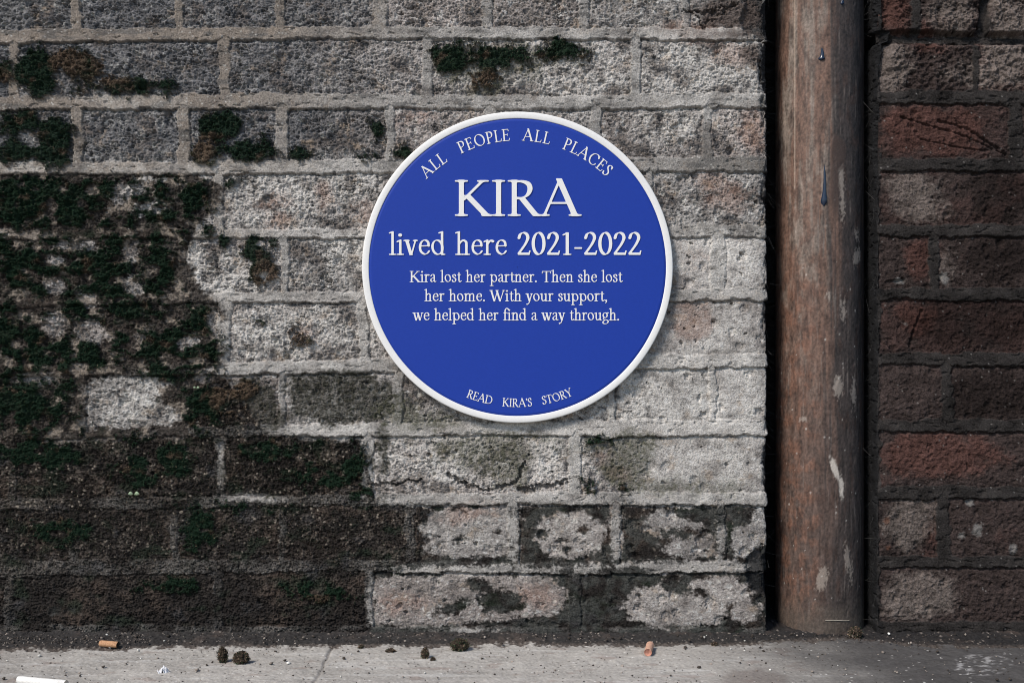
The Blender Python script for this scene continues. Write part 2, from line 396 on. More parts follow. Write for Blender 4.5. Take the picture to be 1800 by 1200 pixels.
    hb = hb - 1.3 * np.exp(-np.maximum(dbed, 0) / 5) - 1.0 * np.exp(-np.maximum(dh, 0) / 5)
    hb = hb + rough * (1.0 - 0.5 * smooth) * (1.3 * n_mid + 1.1 * n_fin + 1.4 * np.abs(skew) - 0.4 + 0.8 * pebble) + (0.6 * n_grain + 0.45 * n_sand) * (1 - 0.35 * smooth) - 2.8 * pit_small * (1 - 0.8 * smooth) * (0.65 + 0.35 * upl) * sst(-0.5, 0.3, n_mid)
    nb = fbm(U0 / 20 + 0.5 * n_fin, V0 / 14, 3, 58); crag = sst(0.16, 0.02, np.abs(nb)) * sst(0.0, 0.5, fbm(U0 / 50, V0 / 40, 2, 59)) * (1 - 0.75 * smooth)
    hb = hb - 2.2 * crag * rough
    hb = hb - pit_big * (1.6 + 1.6 * rb2) * sst(3, 9, dist)
    hm = np.where(dbed < dh, -0.7 + 1.5 * t, -0.55 - 0.7 * hx) + 0.3 * n_mid + 0.35 * n_fin + 0.30 * n_grain + 0.4 * n_big
    hm = hm + 0.26 * n_sand - 1.6 * (r1 > 0.9) * sst(0.2, 0.08, c1)
    worn = sst(0.1, 0.7, fbm(U0 / 70, V0 / 40, 3, 80))
    hm = hm - 0.9 * worn * (0.5 + n_fin) + 0.3
    H = hb + (hm - hb) * mort
    # mortar overhangs the brick below: a crack under each bed joint
    crack = np.exp(-((dbed - 1.8) / 2.0) ** 2) * (t > 0.5) * (0.5 + 0.9 * np.clip(0.5 + n_mid, 0, 1))
    H = H - 1.9 * crack * (dh > 2)
    H = H - 0.8 * np.exp(-((dh - 1.5) / 1.8) ** 2) * (hx > 0) * (dbed > 2)
    puff, rp = cells(U0 / 22 + n_mid * 0.3, V0 / 20 + n_mid * 0.3, 90)
    H = H + moss * (1.2 + 4.2 * np.clip(0.9 - puff, 0, 1) + 0.9 * n_fin)
    H = H * (1 - 0.55 * soil) + soil * (0.3 + 1.1 * n_mid + 1.1 * n_fin + 0.8 * n_grain + 0.5 * n_sand + 0.8 * pebble)
    H = H * (1 - 0.5 * grime_shade * (1 - moss)) + grime_shade * (0.3 + 1.2 * n_mid + 1.0 * n_fin + 0.5 * n_grain)
    H = H - 1.6 * mort * sst(0.35, 0.7, fbm(U0 / 22, V0 / 9, 3, 34)) * (1 - grime_shade)
    c4, r4 = cells(U0 / 26 + 0.12 * n_fin, V0 / 24 + 0.12 * n_fin, 66)
    hole4 = (r4 > 0.62) * sst(0.175, 0.07, c4 + 0.28 * (1 - r4) + 0.05 * n_grain + 0.05 * n_fin) * sst(-0.3, 0.2, pat2) * (1 - moss) * (0.35 + 0.65 * (1 - mort))
    H = H - 4.2 * hole4 * sst(300, 340, V0)
    # named hollows and cracks seen in the brick faces
    for (x, y, rx, ry, a, dp) in [(1283, 265, 6, 7, 0, 5), (1330, 208, 5, 6, 0, 3), (1195, 222, 16, 7, -15, 2.5), (1300, 455, 4, 4, 0, 3), (1165, 737, 6, 5, 0, 3), (1230, 700, 3, 6, 10, 3), (806, 949, 8, 4, 0, 3.5),
                                   (952, 938, 7, 7, 0, 3), (985, 952, 10, 3.5, -5, 3), (998, 966, 4, 5, 20, 3), (758, 905, 7, 6, 0, 3), (520, 595, 22, 22, 0, 1.6), (555, 578, 9, 8, 0, 2.2), (507, 625, 9, 8, 0, 2), (482, 598, 6, 6, 0, 2), (455, 562, 7, 6, 0, 2),
                                   (1195, 315, 5, 5, 0, 3), (1223, 310, 7, 6, 0, 3), (1262, 345, 14, 5, 30, 2.5), (1312, 1042, 8, 6, 0, 2), (215, 705, 7, 9, 0, 3), (220, 732, 4, 4, 0, 2), (703, 1065, 7, 5, -30, 3), (720, 1035, 4, 4, 0, 2), (1123, 1047, 5, 4, 0, 3), (1285, 640, 5, 4, 0, 2), (800, 795, 5, 4, 0, 3), (755, 800, 4, 4, 0, 3)]:
        f = blobs(u1, v1, [(x, y, rx, ry, a)])
        H = H - dp * sst(-1.5, 2.0, f + 1.6 * n_fin)
    Uc = U0 + 8 * fbm(U0 / 24, V0 / 24, 3, 83); Vc = V0 + 8 * fbm(U0 / 24, V0 / 24, 3, 84)
    def crackline(pl, w, dp):
        nonlocal H, dark
        d = np.full(U0.shape, 99.0, np.float32)
        for (x0, y0), (x1, y1) in zip(pl[:-1], pl[1:]):
            L2 = (x1 - x0) ** 2 + (y1 - y0) ** 2
            tt = np.clip(((Uc - x0) * (x1 - x0) + (Vc - y0) * (y1 - y0)) / L2, 0, 1)
            d = np.minimum(d, np.hypot(Uc - x0 - tt * (x1 - x0), Vc - y0 - tt * (y1 - y0)))
        k = sst(w + 1.5, w - 1.0, d + 2.6 * n_fin + 1.5 * n_grain + 2.2 * n_mid)
        H = H - dp * k; dark = np.maximum(dark, 0.7 * k)
    crackline([(655, 848), (690, 852), (715, 846), (735, 843)], 2.6, 3.0)
    crackline([(783, 830), (800, 842), (818, 852), (850, 860), (880, 858), (905, 850), (925, 815)], 3.2, 3.0)
    crackline([(915, 858), (940, 862), (965, 852), (1000, 846)], 3.5, 3.0)
    crackline([(1200, 15), (1250, 22), (1290, 8)], 2.5, 2.5)
    crackline([(1210, 12), (1240, 45), (1300, 5)], 1.5, 2.0)
    # chipped arris beside the pipe, dark upper brick end
    arris = np.exp(-((U0 - LEFT_EDGE) / 12.0) ** 2)
    H = H - arris * (0.6 + 1.6 * np.clip(fbm(U0 / 60, V0 / 24, 3, 95) + 0.1, 0, 1.2)) * 1.6
    chip = sst(-5, 6, blobs(u1, v1, [(1335, 30, 32, 45), (1347, 110, 13, 60), (1348, 195, 9, 24), (1349, 330, 6, 30), (1349, 560, 6, 40), (1350, 820, 7, 40), (1342, 1000, 26, 40), (1345, 985, 18, 20)]) + 0.7 * warp)
    H = H - 5.0 * chip
    # ---- colour
    A = np.zeros(U0.shape + (3,), np.float32)
    g = (0.80 + 0.5 * rb)[..., None]
    warm = mixc(np.ones_like(A) * np.array([0.265, 0.248, 0.235], np.float32), np.array([0.270, 0.236, 0.218]), rb3)
    A = warm * g
    A = mixc(A, np.array([0.125, 0.124, 0.129]) * 1.0, upl * (0.7 + 0.3 * rb3))
    A *= np.clip(1 + 0.4 * n_mid + 0.4 * n_fin + 0.3 * n_grain + 0.25 * n_sand, 0.2, 2)[..., None]
    M = np.ones_like(A) * np.array([0.235, 0.200, 0.170], np.float32)  # upper-left mortar starts darker: corner falloff put into its colour
    M = mixc(M, np.array([0.32, 0.30, 0.28]), sst(350, 750, U0 + 0.6 * (V0 - 150) + 40 * n_big))
    M = mixc(M, np.array([0.19, 0.175, 0.16]), sst(1120, 1250, U0 + 40 * n_big) * sst(540, 430, V0) * sst(150, 280, V0))
    M = mixc(M, np.array([0.115, 0.11, 0.105]), sst(0.05, 0.5, fbm(U0 / 60, V0 / 16, 4, 57)) * 0.75)
    M = mixc(M, np.array([0.42, 0.40, 0.37]), (r3 > 0.9) * sst(0.4, 0.2, c3) * 0.8)
    M = mixc(M, np.array([0.13, 0.125, 0.12]), sst(1215, 1260, U0 + 30 * n_mid) * (np.abs(V0 - 632) < 16) * 0.7)
    M *= (1 + 0.25 * n_mid + 0.25 * n_grain + 0.15 * n_big + 0.25 * n_sand)[..., None]
    A = mixc(A, M, mort)
    A = mixc(A, np.array([0.62, 0.588, 0.548]), lime * np.clip(0.75 + 0.45 * n_mid + 0.45 * n_fin + 0.3 * n_sand, 0, 1) * (1 - 0.45 * upl))
    A = mixc(A, np.array([0.135, 0.112, 0.098]), sst(0.05, 0.55, pat1 + 0.35 * n_fin) * 0.75 * (1 - 0.55 * mort) * (1 - 0.55 * smooth))
    A = mixc(A, np.array([0.30, 0.225, 0.16]), sst(0.30, 0.75, pat2 + 0.3 * n_fin) * 0.5 * (1 - 0.6 * mort))
    A = mixc(A, np.array([0.055, 0.056, 0.060]), sst(0.22, 0.6, pat3 + 0.45 * pat1) * 0.8 * (1 - 0.6 * mort) * (1 - 0.6 * smooth))
    A = mixc(A, np.array([0.60, 0.585, 0.56]), sst(0.30, 0.7, -pat3 - 0.3 * pat1 + 0.2 * n_sand) * 0.6 * (1 - mort) * (1 - 0.75 * upl))
    lich = (r2 > 0.72) * sst(0.42, 0.25, c2) * sst(-0.2, 0.5, n_mid)
    A = mixc(A, np.array([0.48, 0.46, 0.42]), lich * 0.7 * (1 - mort))
    A = mixc(A, np.array([0.29, 0.165, 0.12]), red * 0.42 * (1 - 0.6 * mort))
    rg, rr = cells(U0 / 34 + n_fin * 0.12, V0 / 34 + n_grain * 0.06, 64)
    A = mixc(A, np.array([0.42, 0.41, 0.39]), np.exp(-((rg - 0.12 - 0.1 * rr) / 0.045) ** 2) * (rr > 0.55) * upl * sst(-0.3, 0.3, n_fin) * 0.75 * (1 - mort))
    A = mixc(A, np.array([0.07, 0.073, 0.08]), sst(0.30, 0.65, fbm(U0 / 16, V0 / 13, 3, 97) * rough + 0.12 * upl) * 0.75 * (1 - mort))
    A = mixc(A, np.array([0.036, 0.036, 0.027]), algae * 0.92 * np.clip(0.85 + 0.5 * n_fin, 0.3, 1))
    A = mixc(A, np.array([0.085, 0.085, 0.058]), film * 0.85 * np.clip(0.75 + 0.6 * n_fin, 0, 1))
    speck = (r3 > 0.86) * sst(0.5, 0.3, c3)
    sc = np.ones_like(A) * np.array([0.0165, 0.0140, 0.0128], np.float32)
    sc = mixc(sc, np.array([0.062, 0.046, 0.037]), sst(0.0, 0.6, n_big + 0.4 * n_mid) * 0.75)
    sc = mixc(sc, np.array([0.012, 0.019, 0.012]), sst(0.1, 0.6, fbm(U0 / 60, V0 / 40, 3, 98)) * 0.8)
    sc = mixc(sc, np.array([0.075, 0.062, 0.053]), sst(0.15, 0.6, pat2 + 0.5 * n_fin) * sst(1080, 960, V0) * 0.7)
    sc = mixc(sc, M * 0.27, mort * 0.75 * sst(-0.45, 0.2, n_big))
    sc = mixc(sc, np.array([0.045, 0.044, 0.046]), sst(0.3, 0.7, -pat1) * 0.6)
    sc *= np.clip(1 + 0.6 * n_fin + 0.5 * n_grain + 0.5 * n_sand, 0.2, 2.5)[..., None]
    sc = mixc(sc, np.array([0.26, 0.22, 0.18]), speck * 0.85 * sst(-0.4, 0.3, n_mid) * sst(1060, 880, V0))
    gr = mixc(sc, np.array([0.036, 0.029, 0.025]) * (1 + 0.5 * n_fin + 0.4 * n_grain)[..., None], sst(-0.5, 0.3, n_mid + 0.5 * n_big))
    gr = mixc(gr, np.array([0.27, 0.225, 0.185]), sst(0.05, 0.45, fbm(U0 / 30, V0 / 22, 4, 78)) * 0.8)
    A = mixc(A, gr, grime_shade * 0.95)
    sc = mixc(sc, np.array([0.048, 0.050, 0.046]) * (1 + 0.5 * n_fin + 0.4 * n_sand)[..., None], np.clip(crust - soil, 0, 1) * sst(-0.35, 0.35, pat2 + 0.6 * n_mid) * 0.85)
    A = mixc(A, sc, np.clip(dark, 0, 1) * 0.97)
    mc = mixc(np.ones_like(A) * np.array([0.009, 0.020, 0.012], np.float32), np.array([0.055, 0.04, 0.028]), sst(0.25, 0.7, fbm(U0 / 34, V0 / 28, 3, 99)))
    brown = sst(-8, 8, blobs(u1, v1, [(122, 110, 34, 26), (195, 140, 30, 14), (8, 140, 14, 10), (180, 105, 20, 20), (360, 262, 22, 20), (470, 480, 22, 26), (420, 700, 50, 34), (345, 465, 26, 40), (845, 140, 30, 14), (440, 710, 26, 40), (520, 590, 20, 30), (557, 578, 9, 9), (482, 598, 8, 8)]) + 0.8 * warp)
    mc = mixc(mc, np.array([0.098, 0.066, 0.046]), brown * 0.85)
    A = mixc(A, mc, moss * 0.97)
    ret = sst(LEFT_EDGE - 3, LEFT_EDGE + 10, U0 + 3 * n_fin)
    A = mixc(A, np.array([0.016, 0.0165, 0.018]) , np.maximum(ret * 0.95, chip * 0.85))  # chase return near black: recess shade and soot painted together
    A = mixc(A, np.array([0.085, 0.066, 0.058]) * (1 + 0.5 * n_fin + 0.4 * n_grain)[..., None], sst(-4, 12, blobs(u1, v1, [(1280, 22, 68, 30, 0, 1), (1300, 60, 50, 14), (1325, 95, 22, 30)]) + 0.6 * warp) * 0.88)
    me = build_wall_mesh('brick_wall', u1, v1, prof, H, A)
    return me, dict(u1=u1, v1=v1, prof=prof, H=H, moss=moss, soil=soil, brown=brown, algae=algae, grime_shade=grime_shade)

mat_wall = surf_mat('weathered_brick', rough=0.95, spec=0.05, fine=1000.0, fine_amt=0.50, bump=0.0012)
me, LW = left_wall()
wl = link('brick_wall', me, mat_wall)
tag(wl, 'pale crusted old brick wall with green moss carrying the round blue plaque', 'wall')

# ---------- dark wall right of the pipe: soot plus shade put into its colour
def right_wall():
    off = 95 + CHASE                                     # arc length at the front corner
    u_end = 2650.0
    u1 = axis(RIGHT_EDGE - off, RIGHT_EDGE - 60, 1822, u_end, STEP, 6.0)
    v1 = axis(-900, -20, 1150, 1160, STEP, 5.0)
    pts = [(RIGHT_EDGE - 95, CHASE), (RIGHT_EDGE, CHASE), (RIGHT_EDGE, 0), (u_end, 0)]
    prof = wall_profile(pts, u1 - RIGHT_EDGE + off)
    U0, V0 = np.meshgrid(u1, v1); U0 = U0.astype(np.float32); V0 = V0.astype(np.float32)
    wob = fbm(U0 / 55, V0 / 55, 3, 101) * 4.5 + noise(U0 / 13, V0 / 13, 105) * 2.5 + noise(U0 / 5, V0 / 5, 106) * 1.3
    wob2 = fbm(U0 / 55, V0 / 55, 3, 131) * 3.5 + noise(U0 / 13, V0 / 13, 135) * 2.4 + noise(U0 / 5, V0 / 5, 136) * 1.3
    dbed, dh, t, hx, bid, course = layout(U0 + wob, V0 + wob2, RIGHT_JOINTS, RIGHT_HEADS, 9000, 2650, 3)
    dh = np.where(U0 < RIGHT_EDGE + 2, 200, dh)
    n_big = fbm(U0 / 90, V0 / 90, 4, 150); n_mid = fbm(U0 / 26, V0 / 22, 4, 151); n_fin = fbm(U0 / 8, V0 / 7, 3, 152); n_grain = fbm(U0 / 3.4, V0 / 3, 2, 153); n_sand = noise(U0 / 2.3, V0 / 2.1, 156)
    # an end mortar strip along the corner on most courses
    strip = U0 - (RIGHT_EDGE + 7 + 7 * n_mid)
    dh = np.minimum(dh, np.where(course % 2 == 0, strip + 3, strip))
    dist = np.minimum(dbed, dh) + 3.0 * fbm(U0 / 30, V0 / 12, 3, 133); mort = 1 - sst(-1.3, 1.6, dist)
    rb = RND[0][(bid * 37 + 211) & 4095]; rb2 = RND[1][(bid * 53 + 25) & 4095]
    c1, r1 = cells(U0 / 34, V0 / 34 + n_fin * 0.15, 160); pit = (r1 > 0.66) * sst(0.24, 0.10, c1)
    c2, r2 = cells(U0 / 10 + n_grain * 0.2, V0 / 10, 161); c3, r3 = cells(U0 / 6, V0 / 6, 162)
    warp = 13 * fbm(U0 / 42, V0 / 36, 4, 170) + 6 * n_fin
    deep = sst(4, -3, np.abs(V0 - np.interp(U0, [1500, 1640, 1700, 1900], [62, 64, 68, 66])) - 10 + 2 * n_mid) + sst(3, -2, np.abs(U0 - 1734 + 0.2 * (V0 - 20)) - 8 + 3 * n_mid) * (V0 < 60)
    hb = -1.0 + 0.9 * (rb - 0.5) + 0.5 * n_big - 1.6 * np.exp(-np.maximum(dist, 0) / 6) + 1.1 * n_mid + 0.8 * n_fin + 0.5 * n_grain - 0.9 * (r2 > 0.5) * sst(0.42, 0.2, c2) - 2.0 * pit
    crag = sst(20, -10, V0 - 165 + 0.0 * U0)           # the upper courses are broken and knobbly
    hb = hb + crag * (2.4 * n_mid + 1.2 * n_fin)
    hm = np.where(dbed < dh, -1.1 + 1.6 * t, -0.8) + 0.25 * n_mid + 0.25 * n_fin + 0.15 * n_grain
    H = hb + (hm - hb) * mort
    H = H - 2.0 * np.exp(-((dbed - 1.8) / 2.0) ** 2) * (t > 0.5) * (dh > 2) * np.clip(0.7 + n_mid, 0.2, 1.2)
    H = H - 1.5 * mort * sst(0.2, 0.6, fbm(U0 / 22, V0 / 9, 3, 134))
    H = H - 9.0 * np.clip(deep, 0, 1)
    def crackline(pl, w, dp):
        nonlocal H
        d = np.full(U0.shape, 99.0, np.float32)
        for (x0, y0), (x1, y1) in zip(pl[:-1], pl[1:]):
            L2 = (x1 - x0) ** 2 + (y1 - y0) ** 2
            tt = np.clip(((U0 - x0) * (x1 - x0) + (V0 - y0) * (y1 - y0)) / L2, 0, 1)
            d = np.minimum(d, np.hypot(U0 - x0 - tt * (x1 - x0), V0 - y0 - tt * (y1 - y0)))
        H = H - dp * sst(w + 1.2, w - 1.0, d + 1.6 * n_fin)
    crackline([(1585, 205), (1640, 222), (1700, 240), (1770, 272)], 1.6, 2.6)
    crackline([(1650, 212), (1700, 225), (1740, 252), (1770, 270)], 2.2, 3.0)
    crackline([(1620, 245), (1680, 258), (1740, 266)], 1.4, 2.0)
    crackline([(1622, 545), (1608, 578), (1600, 610)], 2.2, 3.0)
    crackline([(1560, 495), (1590, 492)], 2.5, 3.0)
    arris = np.exp(-((U0 - RIGHT_EDGE) / 14.0) ** 2)
    H = H - arris * (0.8 + 2.6 * np.clip(fbm(U0 / 60, V0 / 28, 3, 195) + 0.2, 0, 1.3))
    H = H - 6.0 * sst(-8, 8, blobs(u1, v1, [(1548, 40, 22, 90), (1536, 250, 14, 60)]) + 0.7 * warp)
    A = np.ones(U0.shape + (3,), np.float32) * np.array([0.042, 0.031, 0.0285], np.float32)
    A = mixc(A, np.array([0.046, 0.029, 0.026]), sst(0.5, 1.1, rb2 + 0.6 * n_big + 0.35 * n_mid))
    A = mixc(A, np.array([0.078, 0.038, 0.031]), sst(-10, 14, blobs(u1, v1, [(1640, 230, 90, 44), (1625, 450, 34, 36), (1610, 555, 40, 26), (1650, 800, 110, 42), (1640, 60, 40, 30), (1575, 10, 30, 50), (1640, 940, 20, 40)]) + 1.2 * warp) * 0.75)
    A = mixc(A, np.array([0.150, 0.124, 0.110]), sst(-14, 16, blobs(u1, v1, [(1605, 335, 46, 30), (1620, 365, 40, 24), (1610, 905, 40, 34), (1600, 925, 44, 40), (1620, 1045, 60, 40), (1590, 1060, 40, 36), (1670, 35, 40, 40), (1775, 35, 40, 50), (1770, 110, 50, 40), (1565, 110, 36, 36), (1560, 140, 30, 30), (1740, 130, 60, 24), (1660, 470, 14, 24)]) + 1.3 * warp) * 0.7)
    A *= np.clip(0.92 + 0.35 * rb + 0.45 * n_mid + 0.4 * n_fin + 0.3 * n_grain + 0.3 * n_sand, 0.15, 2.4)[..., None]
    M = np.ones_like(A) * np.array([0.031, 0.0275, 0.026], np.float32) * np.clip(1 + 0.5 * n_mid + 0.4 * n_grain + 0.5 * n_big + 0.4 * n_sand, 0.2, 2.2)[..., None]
    A = mixc(A, M, mort)
    A = mixc(A, np.array([0.20, 0.185, 0.175]), (r3 > 0.975) * sst(0.3, 0.15, c3) * 0.7)
    A = mixc(A, np.array([0.20, 0.19, 0.18]), sst(-2, 3, blobs(u1, v1, [(1720, 930, 9, 12), (1688, 941, 5, 4), (1705, 885, 8, 8), (1780, 962, 6, 8), (1583, 493, 6, 4), (1587, 567, 8, 4, 20), (1660, 485, 9, 14)]) + 0.5 * warp) * 0.7)
    A = mixc(A, np.array([0.16, 0.06, 0.03]), sst(-2, 3, blobs(u1, v1, [(1563, 962, 6, 6), (1560, 915, 4, 5)]) + 0.5 * warp) * 0.4)
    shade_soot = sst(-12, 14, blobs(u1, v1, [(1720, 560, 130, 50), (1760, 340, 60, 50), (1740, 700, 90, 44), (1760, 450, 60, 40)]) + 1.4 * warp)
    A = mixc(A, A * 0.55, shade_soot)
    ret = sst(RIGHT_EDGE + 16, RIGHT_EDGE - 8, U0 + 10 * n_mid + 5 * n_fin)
    A = mixc(A, np.array([0.016, 0.016, 0.017]) * (1 + 0.5 * n_mid)[..., None], ret * 0.95)  # corner and return blackened: shade of the recess, with soot, in the colour
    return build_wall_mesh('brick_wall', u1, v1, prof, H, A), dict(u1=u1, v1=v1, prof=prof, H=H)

me, RW = right_wall()
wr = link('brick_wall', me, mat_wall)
tag(wr, 'dark sooty red brick wall on the far side of the drainpipe', 'wall')

# ------------------------------------------------------------------ pavement
def pavement():
    xs = np.concatenate([-np.geomspace(60, 0.75, 40), np.arange(-0.66, 0.66, 0.0011), np.geomspace(0.75, 60, 40)])
    ys = np.concatenate([-np.geomspace(80, 0.32, 40), np.arange(-0.26, 0.012, 0.0011), np.linspace(0.014, 0.28, 40)])
    X, Y = np.meshgrid(xs, ys); X = X.astype(np.float32); Y = Y.astype(np.float32)
    U = X / S; Vv = Y / S
    dep = np.maximum(D + Y, 0.05)
    PX = CX + U * D / dep; PY = 600 + (Z0 - 600) * D / dep
    n1 = fbm(U / 120, Vv / 90, 4, 201); n2 = fbm(U / 22, Vv / 20, 3, 202); n3 = fbm(U / 6, Vv / 6, 2, 203); n4 = fbm(U / 3.2, Vv / 3.2, 2, 204)
    near = np.exp(-(np.maximum(np.abs(X) - 0.7, 0) + np.maximum(-Y - 0.3, 0)) * 4)
    edge = np.interp(xs, [-2, -0.57, -0.45, -0.3, 0.0, 0.25, 0.36, 0.45, 2], [-0.068, -0.066, -0.060, -0.050, -0.044, -0.040, -0.018, -0.05, -0.05])[None]
    dirt = sst(0.004, -0.004, edge - Y + 0.009 * n2 + 0.004 * n3 + 0.006 * n1)
    Z = (0.0005 * n2 + 0.00035 * n3 + 0.0003 * n4 + 0.0015 * n1) * near
    Z = Z + dirt * near * (0.004 * np.clip((Y - edge) / 0.06, 0, 1) + 0.0012 * n2 + 0.0009 * n3 + 0.0005 * n4)
    # paving joint running out from the wall
    jx = X - (-0.193 - 0.004 * n1 + 0.0015 * n2)
    jm = np.exp(-(jx / 0.0016) ** 2) * (Y < -0.03) * np.clip(0.75 + 0.6 * n1, 0.2, 1)
    Z = Z - 0.0022 * jm * near
    A = np.ones(X.shape + (3,), np.float32) * np.array([0.345, 0.325, 0.298], np.float32)
    A *= (1 + 0.16 * n1 + 0.16 * n2 + 0.16 * n3 + 0.16 * n4)[..., None]
    A = mixc(A, np.array([0.46, 0.445, 0.42]), sst(0.15, 0.6, fbm(U / 160, Vv / 18, 3, 205)) * 0.6)
    A = mixc(A, np.array([0.22, 0.165, 0.14]), sst(0.3, 0.7, fbm(U / 60, Vv / 30, 3, 206)) * 0.45)
    A = mixc(A, np.array([0.10, 0.09, 0.085]), jm * 0.7)
    grime_shade = sst(0.16, 0.40, X + 0.05 * n1 + 0.025 * n2 + 0.15 * (Y + 0.1))  # dimmer right end of the paving: shade put into the colour
    A = mixc(A, np.array([0.050, 0.047, 0.047]) * (1 + 0.3 * n2 + 0.2 * n3)[..., None], grime_shade * 0.93)
    lgr = sst(-0.42, -0.60, X + 0.05 * n1)
    A = mixc(A, np.array([0.20, 0.18, 0.165]), lgr * 0.5)
    c, r = cells(U / 9, Vv / 9, 210)
    A = mixc(A, np.array([0.05, 0.045, 0.04]), (r > 0.93) * sst(0.25, 0.12, c) * 0.8)
    A = mixc(A, np.array([0.62, 0.6, 0.57]), (r < 0.07) * sst(0.22, 0.10, c) * 0.8)
    sp = sst(0.0, 0.6, fbm(PX / 16, PY / 4, 3, 212)) * sst(-3, 3, 24 - np.hypot((PX - 1725) / 2.2, (PY - 1167) * 1.3))
    A = mixc(A, np.array([0.40, 0.39, 0.385]), sp * 0.6)
    A = mixc(A, np.array([0.11, 0.085, 0.075]), sst(-6, 6, 20 - np.hypot((PX - 1325) / 3.0, PY - 1196) + 6 * n2) * 0.5)
    dc = np.ones_like(A) * np.array([0.017, 0.0155, 0.0155], np.float32)
    dc = mixc(dc, np.array([0.045, 0.034, 0.029]), sst(0.0, 0.7, n1 + 0.5 * n2))
    dc = mixc(dc, np.array([0.11, 0.088, 0.074]), sst(0.014, 0.0, Y - edge + 0.006 * n2) * 0.55)
    dc *= (1 + 0.4 * n3 + 0.35 * n4)[..., None]
    c, r = cells(U / 6, Vv / 6, 211)
    dc = mixc(dc, np.array([0.26, 0.22, 0.19]), (r > 0.90) * sst(0.4, 0.2, c) * 0.6)
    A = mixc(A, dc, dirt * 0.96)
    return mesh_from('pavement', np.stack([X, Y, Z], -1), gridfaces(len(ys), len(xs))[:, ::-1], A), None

me, _ = pavement()
mat_pave = surf_mat('stone_paving', rough=0.92, spec=0.2, fine=1300.0, fine_amt=0.22, bump=0.0003)
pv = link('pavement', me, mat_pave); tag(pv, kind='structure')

# ------------------------------------------------------------------ moss on the wall: small leaves
def wall_point(Wd, u, v):
    i = np.interp(u, Wd['u1'], np.arange(len(Wd['u1']))); j = np.interp(v, Wd['v1'], np.arange(len(Wd['v1'])))
    ii = np.round(i).astype(int); jj = np.round(j).astype(int)
    b = Wd['prof'][0][ii]; n = Wd['prof'][1][ii]; h = Wd['H'][jj, ii] * 0.001
    return np.stack([(b[:, 0] - CX) * S + n[:, 0] * h, b[:, 1] * S + n[:, 1] * h, (Z0 - v) * S], 1), ii, jj

def blades(pts, out, size, col, rs, width=0.42):
    """one bent leaf (two triangles) per point, standing out along `out`, jittered"""
    n = len(pts)
    d = out + rs.normal(0, 0.75, (n, 3)); d /= np.linalg.norm(d, axis=1, keepdims=True)
    s = np.cross(d, rs.normal(0, 1, (n, 3))); s /= np.linalg.norm(s, axis=1, keepdims=True) + 1e-9
    droop = np.array([0, 0, -1.0]) * 0.35 + rs.normal(0, 0.25, (n, 3))
    L = size[:, None]
    p0 = pts - d * L * 0.15 ; m = pts + d * L * 0.55
    tip = pts + (d + droop * 0.5) * L
    a = m + s * L * width * 0.5; b = m - s * L * width * 0.5
    V = np.stack([p0, a, tip, b], 1).reshape(-1, 3)
    F = (np.arange(n)[:, None] * 4 + np.array([0, 1, 2, 3])[None]).astype(np.int32)
    return V, F, np.repeat(col, 4, 0)

def wall_moss():
    rs = np.random.RandomState(11)
    n = 560000
    u = rs.uniform(-60, 1350, n); v = rs.uniform(40, 1118, n)
    P3, ii, jj = wall_point(LW, u, v)
    m = np.maximum(LW['moss'][jj, ii], 0.45 * LW['grime_shade'][jj, ii]); so_ = LW['soil'][jj, ii] * 0.75 * (rs.rand(n) < sst(1060, 900, v)); al = LW['algae'][jj, ii] * 0.45
    keep = rs.rand(n) < np.maximum(np.maximum(np.clip(m * 1.3 - 0.2, 0, 1), so_), al)
    P3 = P3[keep]; m = m[keep]; br = LW['brown'][jj, ii][keep]; soilm = LW['soil'][jj, ii][keep]; u = u[keep]; v = v[keep]
    k = len(P3)
    nn = fbm(u / 34, v / 28, 3, 99)
    base = np.array([0.0135, 0.032, 0.0145]) * rs.uniform(0.4, 1.8, (k, 1))
    base[:, 0] *= rs.uniform(0.8, 1.5, k)
    dead = (rs.rand(k) < np.clip(0.10 + 0.6 * sst(0.2, 0.7, nn) + 0.75 * br + 0.50 * (m < 0.5), 0, 0.95))
    dcol = np.array([0.128, 0.092, 0.066]) * (0.12 + 2.0 * rs.rand(k, 1) ** 2.6)
    col = np.where(dead[:, None], dcol, base)
    out = np.tile(np.array([0, -1.0, 0.35]), (k, 1))
    size = rs.uniform(0.0008, 0.0018, k) * np.where(m > 0.5, 1.0, 0.75)
    V, F, C = blades(P3, out, size, col, rs)
    return mesh_from('moss', V, F, C, smooth=False)
mat_moss = surf_mat('moss_leaf', rough=0.8, spec=0.08, fine=600.0, fine_amt=0.2, bump=0.0)
mo = link('moss', wall_moss(), mat_moss)
tag(mo, 'dark green and brown moss growing over the left part of the brick wall', 'moss', kind='stuff')

